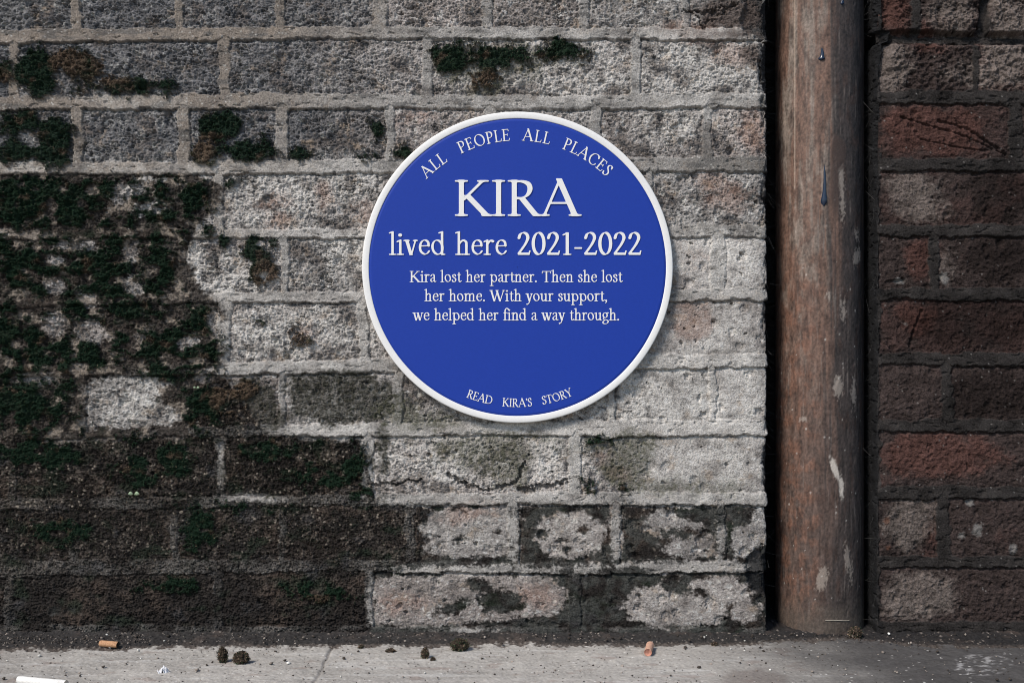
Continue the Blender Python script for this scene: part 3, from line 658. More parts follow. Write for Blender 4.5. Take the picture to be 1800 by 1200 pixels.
# ------------------------------------------------------------------ drainpipe
def pipe_mesh():
    r = 78 * S; n = 330
    zs = np.concatenate([np.arange(-0.012, 0.74, 0.0012), np.arange(0.75, 1.30, 0.01)])
    th = np.linspace(0, 2 * np.pi, n, endpoint=False)
    T, Z = np.meshgrid(th, zs); T = T.astype(np.float32); Z = Z.astype(np.float32)
    # survey place of each point as seen from the front: x across, y down
    PXs = -np.cos(T) * 78            # -78 (left) .. 78 (right)
    front = np.sin(T)                # 1 at the front
    PY = Z0 - Z / S
    arc = T * 78
    a2 = np.where(T > np.pi * 1.5, arc - 2 * np.pi * 78, arc)
    n1 = fbm(a2 / 30, PY / 160, 4, 301); n2 = fbm(a2 / 9, PY / 40, 4, 302); n3 = fbm(a2 / 4, PY / 6, 3, 303); st = fbm(a2 / 7, PY / 300, 3, 304); n4 = fbm(a2 / 22, PY / 26, 4, 305)
    A = np.ones(T.shape + (3,), np.float32) * np.array([0.152, 0.090, 0.066], np.float32)
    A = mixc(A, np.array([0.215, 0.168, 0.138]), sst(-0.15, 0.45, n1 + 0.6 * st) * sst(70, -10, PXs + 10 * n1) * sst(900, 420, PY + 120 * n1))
    A = mixc(A, np.array([0.155, 0.086, 0.062]), sst(0.1, 0.6, n4 + 0.3 * n2) * 0.6)
    side_shade = sst(-14, 14, PXs + 16 * n1 + 14 * st)
    A = mixc(A, np.array([0.038, 0.032, 0.031]), side_shade * 0.88)  # right half darkened in the colour as the side turned from the light
    edge_shade = sst(34, 52, PXs + 8 * st + 5 * n1)
    A = mixc(A, np.array([0.026, 0.024, 0.026]), edge_shade * 0.7)  # painted shading deepens towards the right edge
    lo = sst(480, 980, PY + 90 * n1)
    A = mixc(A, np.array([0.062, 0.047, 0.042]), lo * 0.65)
    A = mixc(A, np.array([0.150, 0.075, 0.050]), sst(-0.3, 0.4, n4 + 0.4 * st) * sst(-8, -30, PXs + 8 * n1) * sst(330, 560, PY) * 0.85)
    A = mixc(A, np.array([0.040, 0.030, 0.027]), sst(0.1, 0.5, st + 0.4 * n2) * sst(-50, 0, PXs) * 0.7)
    A = mixc(A, np.array([0.19, 0.155, 0.135]), sst(0.35, 0.7, fbm(a2 / 5, PY / 120, 4, 306)) * 0.5)
    A = mixc(A, np.array([0.060, 0.034, 0.026]), sst(0.1, 0.55, fbm(a2 / 14, PY / 45, 4, 307)) * 0.6)
    A *= np.clip(0.85 + 0.5 * n2 + 0.45 * n3, 0.15, 2)[..., None]
    def scrape(lst, col, amt, w=1.0):
        nonlocal A
        F = np.full(T.shape, -50.0, np.float32)
        for (x, y, rx, ry, a) in lst:
            x = (x - 1440) * 1.04; c, s_ = math.cos(math.radians(a)), math.sin(math.radians(a))
            X = PXs - x; Y = PY - y; xr = X * c + Y * s_; yr = -X * s_ + Y * c
            F = np.maximum(F, (1 - np.sqrt((xr / rx) ** 2 + (yr / ry) ** 2)) * min(rx, ry))
        A = mixc(A, col, sst(-1.5, 2.0, F + 3.0 * n3 * w + 2 * n2 * w) * (front > 0) * amt)
    scrape([(1444, 822, 6, 20, -18), (1456, 855, 4, 22, -4)], np.array([0.50, 0.45, 0.40]), 0.9, 0.6)
    scrape([(1468, 985, 5, 28, -6), (1474, 1010, 4, 16, 0), (1424, 1015, 9, 22, 15)], np.array([0.28, 0.235, 0.20]), 0.7, 1.5)
    scrape([(1460, 545, 4, 18, 0), (1487, 412, 3, 10, 0), (1487, 450, 7, 16, 15), (1395, 738, 5, 5, 0), (1450, 680, 9, 18, 0), (1480, 690, 5, 24, 0), (1456, 315, 6, 20, 0), (1458, 365, 5, 22, 0), (1434, 520, 4, 6, 0)], np.array([0.30, 0.255, 0.22]), 0.65, 1.5)
    scrape([(1452, 270, 14, 30, 0), (1445, 330, 8, 50, 0), (1476, 175, 8, 10, 30)], np.array([0.05, 0.032, 0.026]), 0.75)
    cs, rs_ = cells(a2 / 13, PY / 15, 310)
    A = mixc(A, np.array([0.45, 0.42, 0.38]), (rs_ > 0.86) * sst(0.04 + 0.12 * n3, -0.02 + 0.06 * n3, cs - 0.05 - 0.1 * n2) * sst(250, 650, PY + 100 * n1) * 0.7)
    foot = sst(1035, 1105, PY + 30 * n4)
    A = mixc(A, np.array([0.085, 0.068, 0.055]) * (1 + 0.5 * n3)[..., None], foot * 0.75)
    relief = 0.00022 * n4 + 0.00014 * n2 + 0.00010 * n3
    relief -= 0.0006 * sst(0.35, 0.7, fbm(a2 / 16, PY / 30, 3, 309)) * sst(0, 1, n2 + 0.6)
    seam = np.exp(-((a2 - 0.72 * 78) / 1.3) ** 2) * (PY < 330)
    relief += 0.0005 * seam
    A = mixc(A, np.array([0.36, 0.28, 0.22]), seam * 0.7)
    R = r + relief
    X = -np.cos(T) * R; Y = -np.sin(T) * R
    V = np.stack([X, Y, Z], -1)
    nz = len(zs); i = np.arange(nz * n).reshape(nz, n); j = np.roll(i, -1, 1)
    F = np.stack([i[:-1], j[:-1], j[1:], i[1:]], -1).reshape(-1, 4)
    return mesh_from('pipe_shaft', V, F, A)

PIPE_X = (1440 - CX) * S * 1.04; PIPE_Y = 0.0475
pipe = empty('drainpipe', (PIPE_X, PIPE_Y, 0))
tag(pipe, 'thick rusty brown cast iron drainpipe standing in the dark chase between two brick walls', 'drainpipe')
mat_pipe = surf_mat('rusty_pipe_paint', rough=0.62, spec=0.4, fine=700.0, fine_amt=0.22, bump=0.00022)
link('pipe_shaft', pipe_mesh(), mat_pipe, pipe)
mat_drip = surf_mat('dark_blue_paint', rough=0.28, spec=0.5, fine=500.0, fine_amt=0.15, bump=0.0, color=(0.012, 0.022, 0.045))
def drip(px, y0, y1, w):
    """run of paint: thin at the top, a bead at the bottom"""
    k = 14; m = 10; V = []; F = []
    for a in range(k + 1):
        t = a / k; z = (Z0 - (y0 + (y1 - y0) * t)) * S
        hw = w * S * (0.25 + 0.55 * t + (0.35 * math.exp(-((t - 0.86) / 0.12) ** 2))) * math.sqrt(max(1 - max((t - 0.86) / 0.14, 0) ** 2, 0.0) + 1e-4) * min(1, t * 5 + 0.15)
        for b in range(m + 1):
            q = -1 + 2 * b / m
            x = (px - 1440) * 1.04 * S + q * hw + 0.0006 * math.sin(t * 4.0)
            dep = math.sqrt(max((78 * S) ** 2 - x * x, 0)) + math.sqrt(max(1 - q * q, 0)) * (0.0005 + hw * 0.55) - 0.0002
            V.append((x, -dep, z))
    for a in range(k):
        for b in range(m):
            i = a * (m + 1) + b; F.append((i, i + m + 1, i + m + 2, i + 1))
    return mesh_from('paint_drip', V, F)
for (px, y0, y1, w) in [(1427, 290, 363, 5.2), (1423, 84, 107, 5.5), (1458, -14, 10, 3.6)]:
    link('paint_drip', drip(px, y0, y1, w), mat_drip, pipe)

# ------------------------------------------------------------------ lettering: glyphs drawn with a broad nib
def cr_spline(pts, n=10):
    p = np.array(pts, float)
    if len(p) == 2: return np.linspace(p[0], p[1], 6)
    q = np.vstack([2 * p[0] - p[1], p, 2 * p[-1] - p[-2]]); out = []
    for i in range(1, len(q) - 2):
        for t in np.linspace(0, 1, n, endpoint=False):
            a, b, c, d = q[i - 1], q[i], q[i + 1], q[i + 2]
            out.append(0.5 * ((2 * b) + (c - a) * t + (2 * a - 5 * b + 4 * c - d) * t * t + (3 * b - a - 3 * c + d) * t ** 3))
    out.append(p[-1]); return np.array(out)

def nib_w(th, T, tn):
    return tn + (T - tn) * np.minimum(1.0, 1.18 * np.abs(np.sin(th - math.radians(20))) ** 1.7)

def sd_stroke(GXx, GYy, pts, T, tn, w=None):
    p = cr_spline(pts); d = np.full(GXx.shape, 9.0)
    for a, b in zip(p[:-1], p[1:]):
        e = b - a; L2 = e @ e + 1e-12
        wd = w if w is not None else nib_w(math.atan2(e[1], e[0]), T, tn)
        t = np.clip(((GXx - a[0]) * e[0] + (GYy - a[1]) * e[1]) / L2, 0, 1)
        d = np.minimum(d, np.hypot(GXx - a[0] - t * e[0], GYy - a[1] - t * e[1]) - wd / 2)
    return d

def sd_box(GXx, GYy, x0, y0, x1, y1):
    dx = np.maximum(x0 - GXx, GXx - x1); dy = np.maximum(y0 - GYy, GYy - y1)
    return np.hypot(np.maximum(dx, 0), np.maximum(dy, 0)) + np.minimum(np.maximum(dx, dy), 0)

def smin(a, b, k):
    h = np.clip(0.5 + 0.5 * (b - a) / k, 0, 1); return b + (a - b) * h - k * h * (1 - h)

def ellipse_pts(cx, cy, rx, ry, n=14, tilt=0.0):
    return [(cx + rx * math.cos(2 * math.pi * i / n) + tilt * math.sin(2 * math.pi * i / n), cy + ry * math.sin(2 * math.pi * i / n)) for i in range(n + 1)]

def lift(y):
    """taller small letters: stretches the zone between base line and x-height"""
    return y * 1.13 if 0 < y <= 0.58 else (0.6554 + (y - 0.58) * (1.02 - 0.6554) / 0.44 if y > 0.58 else y)
def lifted(p):
    if p[0] in ('box', 'ser'):
        h = p[4] - p[2]; y0 = lift(p[2]); return (p[0], p[1], y0, p[3], y0 + h) if h < 0.1 else (p[0], p[1], y0, p[3], lift(p[4]))
    if p[0] in ('st', 'st1'): return (p[0], [(x, lift(y)) for x, y in p[1]]) + tuple(p[2:])
    if p[0] == 'dot': return ('dot', p[1], lift(p[2]), p[3])
    return ('dg', (p[1][0], lift(p[1][1])), (p[2][0], lift(p[2][1])), p[3])
TC, tc_ = 0.112, 0.042      # stem, hairline of capitals
TL, tl_ = 0.084, 0.036      # of small letters
SB = 0.040                   # serif thickness
def stem(x, y0, y1, T=TC): return ('box', x - T / 2, y0, x + T / 2, y1)
def serb(x, w=0.30, y=0.0): return ('ser', x - w / 2, y, x + w / 2, y + SB)
def sert(x, w=0.30, y=1.0): return ('ser', x - w / 2, y - SB, x + w / 2, y)
def st(*p): return ('st', list(p))
def fl(x, y, T=TL): return ('st1', [(x - 0.11, y - 0.075), (x + T / 2 - 0.03, y - 0.015)], 0.055)
def diag(p, q, w): return ('dg', p, q, w)

G = {
 'A': (0.90, [diag((0.09, 0.0), (0.455, 1.02), 0.055), diag((0.43, 1.05), (0.81, 0.0), 0.13), ('box', 0.2, 0.335, 0.66, 0.385), serb(0.09, 0.25), serb(0.81, 0.30)]),
 'C': (0.84, [st((0.76, 0.78), (0.66, 0.93), (0.48, 0.985), (0.26, 0.90), (0.12, 0.68), (0.11, 0.40), (0.24, 0.12), (0.48, 0.015), (0.66, 0.06), (0.79, 0.22)), ('box', 0.745, 0.70, 0.785, 0.98)]),
 'D': (0.93, [stem(0.17, 0, 1), serb(0.14, 0.26), sert(0.14, 0.26), st((0.17, 0.97), (0.44, 0.97), (0.68, 0.87), (0.82, 0.62), (0.82, 0.38), (0.68, 0.13), (0.44, 0.03), (0.17, 0.03))]),
 'E': (0.66, [stem(0.17, 0, 1), serb(0.14, 0.24), sert(0.14, 0.24), ('box', 0.17, 0.95, 0.55, 1.0), ('dg', (0.54, 1.0), (0.575, 0.80), 0.045), ('box', 0.17, 0.50, 0.46, 0.545), ('box', 0.44, 0.42, 0.48, 0.63), ('box', 0.17, 0.0, 0.58, 0.05), ('dg', (0.57, 0.0), (0.625, 0.22), 0.045)]),
 'I': (0.36, [stem(0.18, 0, 1), serb(0.18), sert(0.18)]),
 'K': (0.84, [stem(0.17, 0, 1), serb(0.17), sert(0.17), diag((0.21, 0.44), (0.66, 0.98), 0.06), diag((0.30, 0.58), (0.76, 0.0), 0.13), sert(0.67, 0.27), serb(0.76, 0.24)]),
 'L': (0.62, [stem(0.17, 0, 1), serb(0.14, 0.24), sert(0.17), ('box', 0.17, 0.0, 0.55, 0.05), ('dg', (0.545, 0.0), (0.60, 0.24), 0.045)]),
 'O': (0.96, [st(*ellipse_pts(0.48, 0.5, 0.385, 0.475, 16, -0.03))]),
 'P': (0.64, [stem(0.17, 0, 1), serb(0.17), sert(0.14, 0.24), st((0.17, 0.965), (0.36, 0.965), (0.51, 0.88), (0.545, 0.72), (0.48, 0.55), (0.34, 0.475), (0.2, 0.48))]),
 'R': (0.76, [stem(0.17, 0, 1), serb(0.17), sert(0.14, 0.24), st((0.17, 0.965), (0.36, 0.965), (0.50, 0.89), (0.535, 0.74), (0.47, 0.58), (0.34, 0.50), (0.2, 0.50)), diag((0.33, 0.52), (0.68, 0.0), 0.13), serb(0.72, 0.18)]),
 'S': (0.56, [st((0.455, 0.80), (0.40, 0.93), (0.28, 0.985), (0.155, 0.92), (0.11, 0.77), (0.18, 0.63), (0.32, 0.52), (0.445, 0.39), (0.465, 0.22), (0.38, 0.06), (0.25, 0.015), (0.13, 0.06), (0.075, 0.2)), ('box', 0.44, 0.77, 0.475, 0.98), ('box', 0.055, 0.02, 0.09, 0.24)]),
 'T': (0.76, [stem(0.38, 0, 1), serb(0.38), ('box', 0.05, 0.95, 0.71, 1.0), ('dg', (0.065, 1.0), (0.04, 0.78), 0.045), ('dg', (0.695, 1.0), (0.72, 0.78), 0.045)]),
 'W': (1.18, [diag((0.10, 1.0), (0.36, -0.02), 0.125), diag((0.36, -0.02), (0.60, 0.98), 0.055), diag((0.54, 1.0), (0.80, -0.02), 0.125), diag((0.80, -0.02), (1.07, 1.0), 0.055), sert(0.10, 0.28), sert(0.56, 0.26), sert(1.08, 0.24)]),
 'Y': (0.76, [diag((0.10, 1.0), (0.39, 0.44), 0.125), diag((0.67, 1.0), (0.40, 0.44), 0.055), stem(0.39, 0, 0.48), serb(0.39), sert(0.10, 0.27), sert(0.68, 0.24)]),
 'a': (0.47, [st((0.09, 0.47), (0.16, 0.555), (0.25, 0.575), (0.325, 0.52), (0.335, 0.40)), stem(0.335, 0.10, 0.42, TL), ('st1', [(0.335, 0.12), (0.37, 0.03), (0.46, 0.055)], 0.06), st((0.33, 0.355), (0.20, 0.30), (0.095, 0.20), (0.10, 0.085), (0.19, 0.035), (0.33, 0.12)), ('dot', 0.10, 0.465, 0.045)]),
 'd': (0.56, [st(*ellipse_pts(0.25, 0.295, 0.185, 0.275, 14, -0.02)), stem(0.42, 0, 1.02, TL), fl(0.42, 1.03), ('ser', 0.42, 0.0, 0.54, 0.04)]),
 'e': (0.48, [('st1', [(0.08, 0.345), (0.41, 0.355)], 0.045), st((0.41, 0.355), (0.385, 0.50), (0.27, 0.575), (0.15, 0.51), (0.09, 0.33), (0.12, 0.14), (0.25, 0.03), (0.36, 0.06), (0.43, 0.15))]),
 'f': (0.34, [('st1', [(0.40, 0.955), (0.33, 1.02), (0.24, 0.98), (0.19, 0.83)], 0.07), stem(0.175, 0, 0.86, TL), ('dot', 0.395, 0.95, 0.055), ('box', 0.05, 0.545, 0.35, 0.59), serb(0.18, 0.29)]),
 'g': (0.49, [st(*ellipse_pts(0.22, 0.385, 0.15, 0.185, 12)), ('st1', [(0.13, 0.22), (0.075, 0.12), (0.14, 0.05)], 0.05), st((0.14, 0.05), (0.30, 0.03), (0.42, -0.03), (0.43, -0.16), (0.33, -0.27), (0.18, -0.29), (0.065, -0.22), (0.075, -0.10), (0.18, 0.0)), ('st1', [(0.33, 0.52), (0.40, 0.575), (0.46, 0.56)], 0.06)]),
 'h': (0.56, [stem(0.14, 0, 1.02, TL), fl(0.14, 1.03), ('st1', [(0.16, 0.44), (0.24, 0.535), (0.33, 0.565), (0.41, 0.50)], 0.07), st((0.33, 0.565), (0.41, 0.50), (0.42, 0.38), (0.42, 0.30)), stem(0.42, 0, 0.40, TL), serb(0.14, 0.27), serb(0.42, 0.27)]),
 'i': (0.28, [stem(0.14, 0, 0.57, TL), fl(0.14, 0.59), serb(0.14, 0.27), ('dot', 0.135, 0.84, 0.07)]),
 'l': (0.28, [stem(0.14, 0, 1.02, TL), fl(0.14, 1.03), serb(0.14, 0.27)]),
 'm': (0.85, [stem(0.14, 0, 0.57, TL), fl(0.14, 0.59), ('st1', [(0.16, 0.44), (0.24, 0.535), (0.33, 0.565)], 0.07), st((0.33, 0.565), (0.41, 0.50), (0.42, 0.38), (0.42, 0.30)), stem(0.42, 0, 0.40, TL), ('st1', [(0.44, 0.44), (0.52, 0.535), (0.61, 0.565)], 0.07), st((0.61, 0.565), (0.69, 0.50), (0.70, 0.38), (0.70, 0.30)), stem(0.70, 0, 0.40, TL), serb(0.14, 0.26), serb(0.42, 0.24), serb(0.70, 0.26)]),
 'n': (0.56, [stem(0.14, 0, 0.57, TL), fl(0.14, 0.59), ('st1', [(0.16, 0.44), (0.24, 0.535), (0.33, 0.565)], 0.07), st((0.33, 0.565), (0.41, 0.50), (0.42, 0.38), (0.42, 0.30)), stem(0.42, 0, 0.40, TL), serb(0.14, 0.27), serb(0.42, 0.27)]),
 'o': (0.52, [st(*ellipse_pts(0.26, 0.295, 0.185, 0.265, 14, -0.02))]),
 'p': (0.57, [stem(0.14, -0.32, 0.57, TL), fl(0.14, 0.59), serb(0.14, 0.27, -0.32), st(*ellipse_pts(0.315, 0.29, 0.18, 0.265, 14, -0.02))]),
 'r': (0.40, [stem(0.14, 0, 0.57, TL), fl(0.14, 0.59), ('st1', [(0.16, 0.43), (0.23, 0.53), (0.30, 0.56), (0.345, 0.54)], 0.07), ('dot', 0.345, 0.53, 0.055), serb(0.14, 0.27)]),
 's': (0.38, [st((0.30, 0.45), (0.26, 0.545), (0.19, 0.575), (0.11, 0.53), (0.095, 0.44), (0.16, 0.36), (0.26, 0.285), (0.315, 0.19), (0.28, 0.06), (0.19, 0.02), (0.10, 0.055), (0.065, 0.15)), ('box', 0.29, 0.43, 0.32, 0.565), ('box', 0.05, 0.03, 0.08, 0.18)]),
 't': (0.34, [('st1', [(0.165, 0.76), (0.165, 0.62)], 0.07), stem(0.165, 0.12, 0.60, TL), ('st1', [(0.165, 0.14), (0.185, 0.04), (0.25, 0.025), (0.33, 0.085)], 0.065), ('box', 0.04, 0.545, 0.32, 0.59)]),
 'u': (0.56, [stem(0.13, 0.16, 0.57, TL), fl(0.13, 0.59), ('st1', [(0.13, 0.18), (0.17, 0.06), (0.26, 0.03), (0.40, 0.12)], 0.075), stem(0.42, 0, 0.57, TL), fl(0.42, 0.59), ('ser', 0.42, 0.0, 0.54, 0.04)]),
 'v': (0.49, [diag((0.09, 0.58), (0.255, -0.01), 0.115), diag((0.42, 0.58), (0.265, -0.01), 0.05), ('ser', -0.03, 0.54, 0.20, 0.58), ('ser', 0.32, 0.54, 0.50, 0.58)]),
 'w': (0.75, [diag((0.09, 0.58), (0.25, -0.01), 0.11), diag((0.40, 0.55), (0.26, -0.01), 0.05), diag((0.36, 0.58), (0.52, -0.01), 0.11), diag((0.68, 0.58), (0.53, -0.01), 0.05), ('ser', -0.03, 0.54, 0.20, 0.58), ('ser', 0.27, 0.54, 0.44, 0.58), ('ser', 0.58, 0.54, 0.77, 0.58)]),
 'y': (0.49, [diag((0.09, 0.58), (0.265, 0.0), 0.115), ('st1', [(0.42, 0.56), (0.27, 0.02), (0.20, -0.18), (0.09, -0.27)], 0.055), ('dot', 0.085, -0.255, 0.055), ('ser', -0.03, 0.54, 0.20, 0.58), ('ser', 0.32, 0.54, 0.50, 0.58)]),
 '0': (0.54, [st(*ellipse_pts(0.27, 0.5, 0.20, 0.475, 16))]),
 '1': (0.46, [stem(0.24, 0, 0.99), serb(0.24, 0.30), ('st1', [(0.09, 0.88), (0.24, 0.965)], 0.055)]),
 '2': (0.54, [st((0.085, 0.74), (0.14, 0.91), (0.26, 0.975), (0.38, 0.90), (0.415, 0.73), (0.33, 0.49), (0.20, 0.26), (0.075, 0.06)), ('box', 0.05, 0.0, 0.47, 0.095), ('dg', (0.455, 0.0), (0.495, 0.19), 0.045)]),
 '-': (0.36, [('box', 0.04, 0.265, 0.32, 0.335)]),
 '.': (0.22, [('dot', 0.11, 0.055, 0.07)]),
 ',': (0.22, [('dot', 0.11, 0.055, 0.07), ('st1', [(0.145, 0.05), (0.14, -0.06), (0.06, -0.15)], 0.045)]),
 "'": (0.20, [('dot', 0.10, 0.93, 0.07), ('st1', [(0.135, 0.93), (0.13, 0.82), (0.06, 0.74)], 0.05)]),
}

def glyph_loops(ch):
    adv, prims = G[ch]
    h = 0.0125; x0, y0 = -0.14, -0.42
    nx = int((adv + 0.30) / h); ny = int((1.12 + 0.44) / h)
    xs = x0 + np.arange(nx) * h; ys = y0 + np.arange(ny) * h
    X, Y = np.meshgrid(xs, ys)
    small = ch in 'adefghilmnoprstuvwy'
    T, tn = (TL, tl_) if small else (TC, tc_)
    d = np.full(X.shape, 9.0)
    if small: prims = [lifted(p) for p in prims]
    for p in prims:
        if p[0] == 'box': q = sd_box(X, Y, *p[1:])
        elif p[0] == 'ser': q = sd_box(X, Y, *p[1:])
        elif p[0] == 'st': q = sd_stroke(X, Y, p[1], T, tn)
        elif p[0] == 'st1': q = sd_stroke(X, Y, p[1], T, tn, p[2])
        elif p[0] == 'dot': q = np.hypot(X - p[1], Y - p[2]) - p[3]
        elif p[0] == 'dg':
            (ax, ay), (bx, by), w = p[1:]; ex, ey = bx - ax, by - ay; L = math.hypot(ex, ey)
            q = np.abs((X - ax) * ey - (Y - ay) * ex) / L - w / 2
            lo, hi = min(ay, by), max(ay, by)
            q = np.maximum(q, np.maximum(lo - Y, Y - hi))
        d = smin(d, q, 0.045 if p[0] == 'ser' else 0.012)
    # contour (inside = negative), oriented segments keyed by grid edge
    ins = d < 0; nxt = {}; pos = {}
    def ept(e):
        (j, i, a) = e
        if e not in pos:
            if a == 0: t = d[j, i] / (d[j, i] - d[j, i + 1]); pos[e] = (xs[i] + t * h, ys[j])
            else: t = d[j, i] / (d[j, i] - d[j + 1, i]); pos[e] = (xs[i], ys[j] + t * h)
        return e
    code = ins[:-1, :-1] * 1 + ins[:-1, 1:] * 2 + ins[1:, 1:] * 4 + ins[1:, :-1] * 8
    table = {1: [('L', 'B')], 2: [('B', 'R')], 3: [('L', 'R')], 4: [('R', 'T')], 6: [('B', 'T')], 7: [('L', 'T')], 8: [('T', 'L')], 9: [('T', 'B')], 11: [('T', 'R')], 12: [('R', 'L')], 13: [('R', 'B')], 14: [('B', 'L')],
             5: [('L', 'B'), ('R', 'T')], 10: [('B', 'R'), ('T', 'L')]}
    for j, i in zip(*np.nonzero((code > 0) & (code < 15))):
        E = {'B': (j, i, 0), 'T': (j + 1, i, 0), 'L': (j, i, 1), 'R': (j, i + 1, 1)}
        for a, b in table[int(code[j, i])]: nxt[ept(E[a])] = ept(E[b])
    loops = []
    while nxt:
        s0 = next(iter(nxt)); cur = s0; lp = []
        while cur in nxt:
            n2 = nxt.pop(cur); lp.append(pos[cur]); cur = n2
        if len(lp) > 8:
            a = np.array(lp)
            a = 0.5 * a + 0.25 * np.roll(a, 1, 0) + 0.25 * np.roll(a, -1, 0)      # take the stair steps off
            keep = np.ones(len(a), bool)
            v1_ = a - np.roll(a, 1, 0); v2_ = np.roll(a, -1, 0) - a
            cr = np.abs(v1_[:, 0] * v2_[:, 1] - v1_[:, 1] * v2_[:, 0])
            keep[1::2] = cr[1::2] > 2e-5
            loops.append(a[keep])
    return adv, loops

GLYPH = {}
def glyph_mesh(ch, relief):
    """unit-high glyph, front towards +z, with a bevelled edge; relief is its height in cap heights"""
    key = (ch, round(relief, 3))
    if key in GLYPH: return GLYPH[key]
    adv, loops = glyph_loops(ch)
    cu = bpy.data.curves.new('letter', 'CURVE'); cu.dimensions = '2D'; cu.fill_mode = 'BOTH'
    cu.extrude = relief * 0.42; cu.bevel_depth = relief * 0.16; cu.bevel_resolution = 1; cu.offset = -relief * 0.06
    for lp in loops:
        sp = cu.splines.new('POLY'); sp.points.add(len(lp) - 1)
        sp.points.foreach_set('co', np.column_stack([lp, np.zeros(len(lp)), np.ones(len(lp))]).ravel()); sp.use_cyclic_u = True
    ob = bpy.data.objects.new('letter', cu); COL.objects.link(ob)
    dg = bpy.context.evaluated_depsgraph_get(); dg.update()
    me = bpy.data.meshes.new_from_object(ob.evaluated_get(dg))
    co = np.empty(len(me.vertices) * 3); me.vertices.foreach_get('co', co); co = co.reshape(-1, 3)
    polys = [tuple(p.vertices) for p in me.polygons]
    bpy.data.objects.remove(ob); bpy.data.curves.remove(cu); bpy.data.meshes.remove(me)
    GLYPH[key] = (adv, co, polys)
    return GLYPH[key]

def line_mesh(name, items, relief_m):
    """items: (char, x, y, size, angle) on the plaque face, in survey units from the plaque centre (y up)"""
    V = []; F = []; n = 0
    for q_, (ch, x, y, size, ang, wx) in enumerate(items):
        adv, co, polys = glyph_mesh(ch, relief_m / (size * S)); gx = co[:, 0] * wx
        c, s_ = math.cos(ang), math.sin(ang)
        px = (gx * c - co[:, 1] * s_) * size + x; py = (gx * s_ + co[:, 1] * c) * size + y
        V.append(np.column_stack([px * S, -co[:, 2] * size * S - (q_ % 2) * 0.00005, py * S]))     # neighbours never share a plane
        F += [tuple(n + i for i in p) for p in polys]; n += len(co)
    me = bpy.data.meshes.new(name); me.from_pydata(np.vstack(V).tolist(), [], F); me.update()
    return me

PXC, PYC, PR, PRI = 909.5, 470.5, 271.5, 259.5
SPACE = 0.30
def straight(text, x0, x1, base, size, stretch_space=1.0):
    """set a line so that its ink runs from x0 to x1 (survey units); extra tracking spread evenly"""
    mixed = any(c.islower() for c in text)
    cap = lambda c: 0.93 if mixed and c.isupper() else 1.0
    adv = [G[c][0] * cap(c) if c != ' ' else SPACE * stretch_space for c in text]
    wx = 1 + ((x1 - x0) / (sum(adv) * size) - 1) * 0.92
    k = (x1 - x0 - sum(adv) * size * wx) / max(len(text) - 1, 1); x = x0; out = []
    for c, a in zip(text, adv):
        if c != ' ': out.append((c, x - PXC, PYC - base, size * cap(c), 0.0, wx))
        x += a * size * wx + k
    return out
def arc_word(text, a0, a1, radius, size, bottom=False):
    """set a word along the rim from angle a0 to a1 (degrees from the vertical, clockwise positive)"""
    adv = [G[c][0] for c in text]; tot = sum(adv); out = []; acc = 0
    for c, a in zip(text, adv):
        mid = math.radians(a0 + (a1 - a0) * (acc + a / 2) / tot); acc += a
        if not bottom:
            ang = -mid; x = math.sin(mid) * radius; y = math.cos(mid) * radius
        else:
            ang = mid; x = math.sin(mid) * radius; y = -math.cos(mid) * radius
        x -= math.cos(ang) * a * size / 2; y -= math.sin(ang) * a * size / 2
        out.append((c, x, y, size, ang, 1.0))
    return out

# ------------------------------------------------------------------ plaque
PL_FRONT = -0.0078                                             # front of the blue face
plaque = empty('plaque', ((PXC - CX) * S, 0, (Z0 - PYC) * S))
tag(plaque, 'round blue plaque with white raised rim and lettering fixed to the brick wall', 'plaque')
def lathe(name, prof, seg=256):
    V = []; F = []; m = len(prof)
    for i in range(seg):
        a = 2 * math.pi * i / seg
        for r, y in prof: V.append((r * S * math.sin(a), y, r * S * math.cos(a)))
    for i in range(seg):
        j = (i + 1) % seg
        for k in range(m - 1): F.append((i * m + k, i * m + k + 1, j * m + k + 1, j * m + k))
    return mesh_from(name, V, F)
def plaque_paint(name, col, rough, bumpd, scale, coat=0.0):
    m = surf_mat(name, rough=rough, spec=0.28, fine=scale, fine_amt=0.05, bump=bumpd, color=col)
    m.node_tree.nodes['Principled BSDF'].inputs['Coat Weight'].default_value = coat
    m.node_tree.nodes['Principled BSDF'].inputs['Coat Roughness'].default_value = 0.35
    return m
mat_blue = plaque_paint('blue_enamel', (0.0075, 0.038, 0.31), 0.6, 0.00008, 420.0)
mat_white = plaque_paint('white_enamel', (0.78, 0.765, 0.745), 0.5, 0.00006, 500.0)
face_prof = [(PRI + 1.5, 0.001), (PRI + 1.5, PL_FRONT)] + [(PRI + 1.5 - k * (PRI / 40), PL_FRONT) for k in range(1, 40)] + [(0.6, PL_FRONT)]
link('face', lathe('face', face_prof), mat_blue, plaque)
F0 = PL_FRONT
rim_prof = [(PR - 2.5, 0.001), (PR - 1.0, F0 + 0.0052), (PR, F0 + 0.0042), (PR, F0 + 0.0004), (PR - 0.3, F0 - 0.0002), (PR - 1.0, F0 - 0.0006), (PR - 1.8, F0 - 0.0008), (PR - 6, F0 - 0.00085), (PRI + 1.3, F0 - 0.0008), (PRI + 0.4, F0 - 0.0006), (PRI, F0 - 0.0002), (PRI - 0.1, F0 + 0.0004)]
link('rim', lathe('rim', rim_prof), mat_white, plaque)
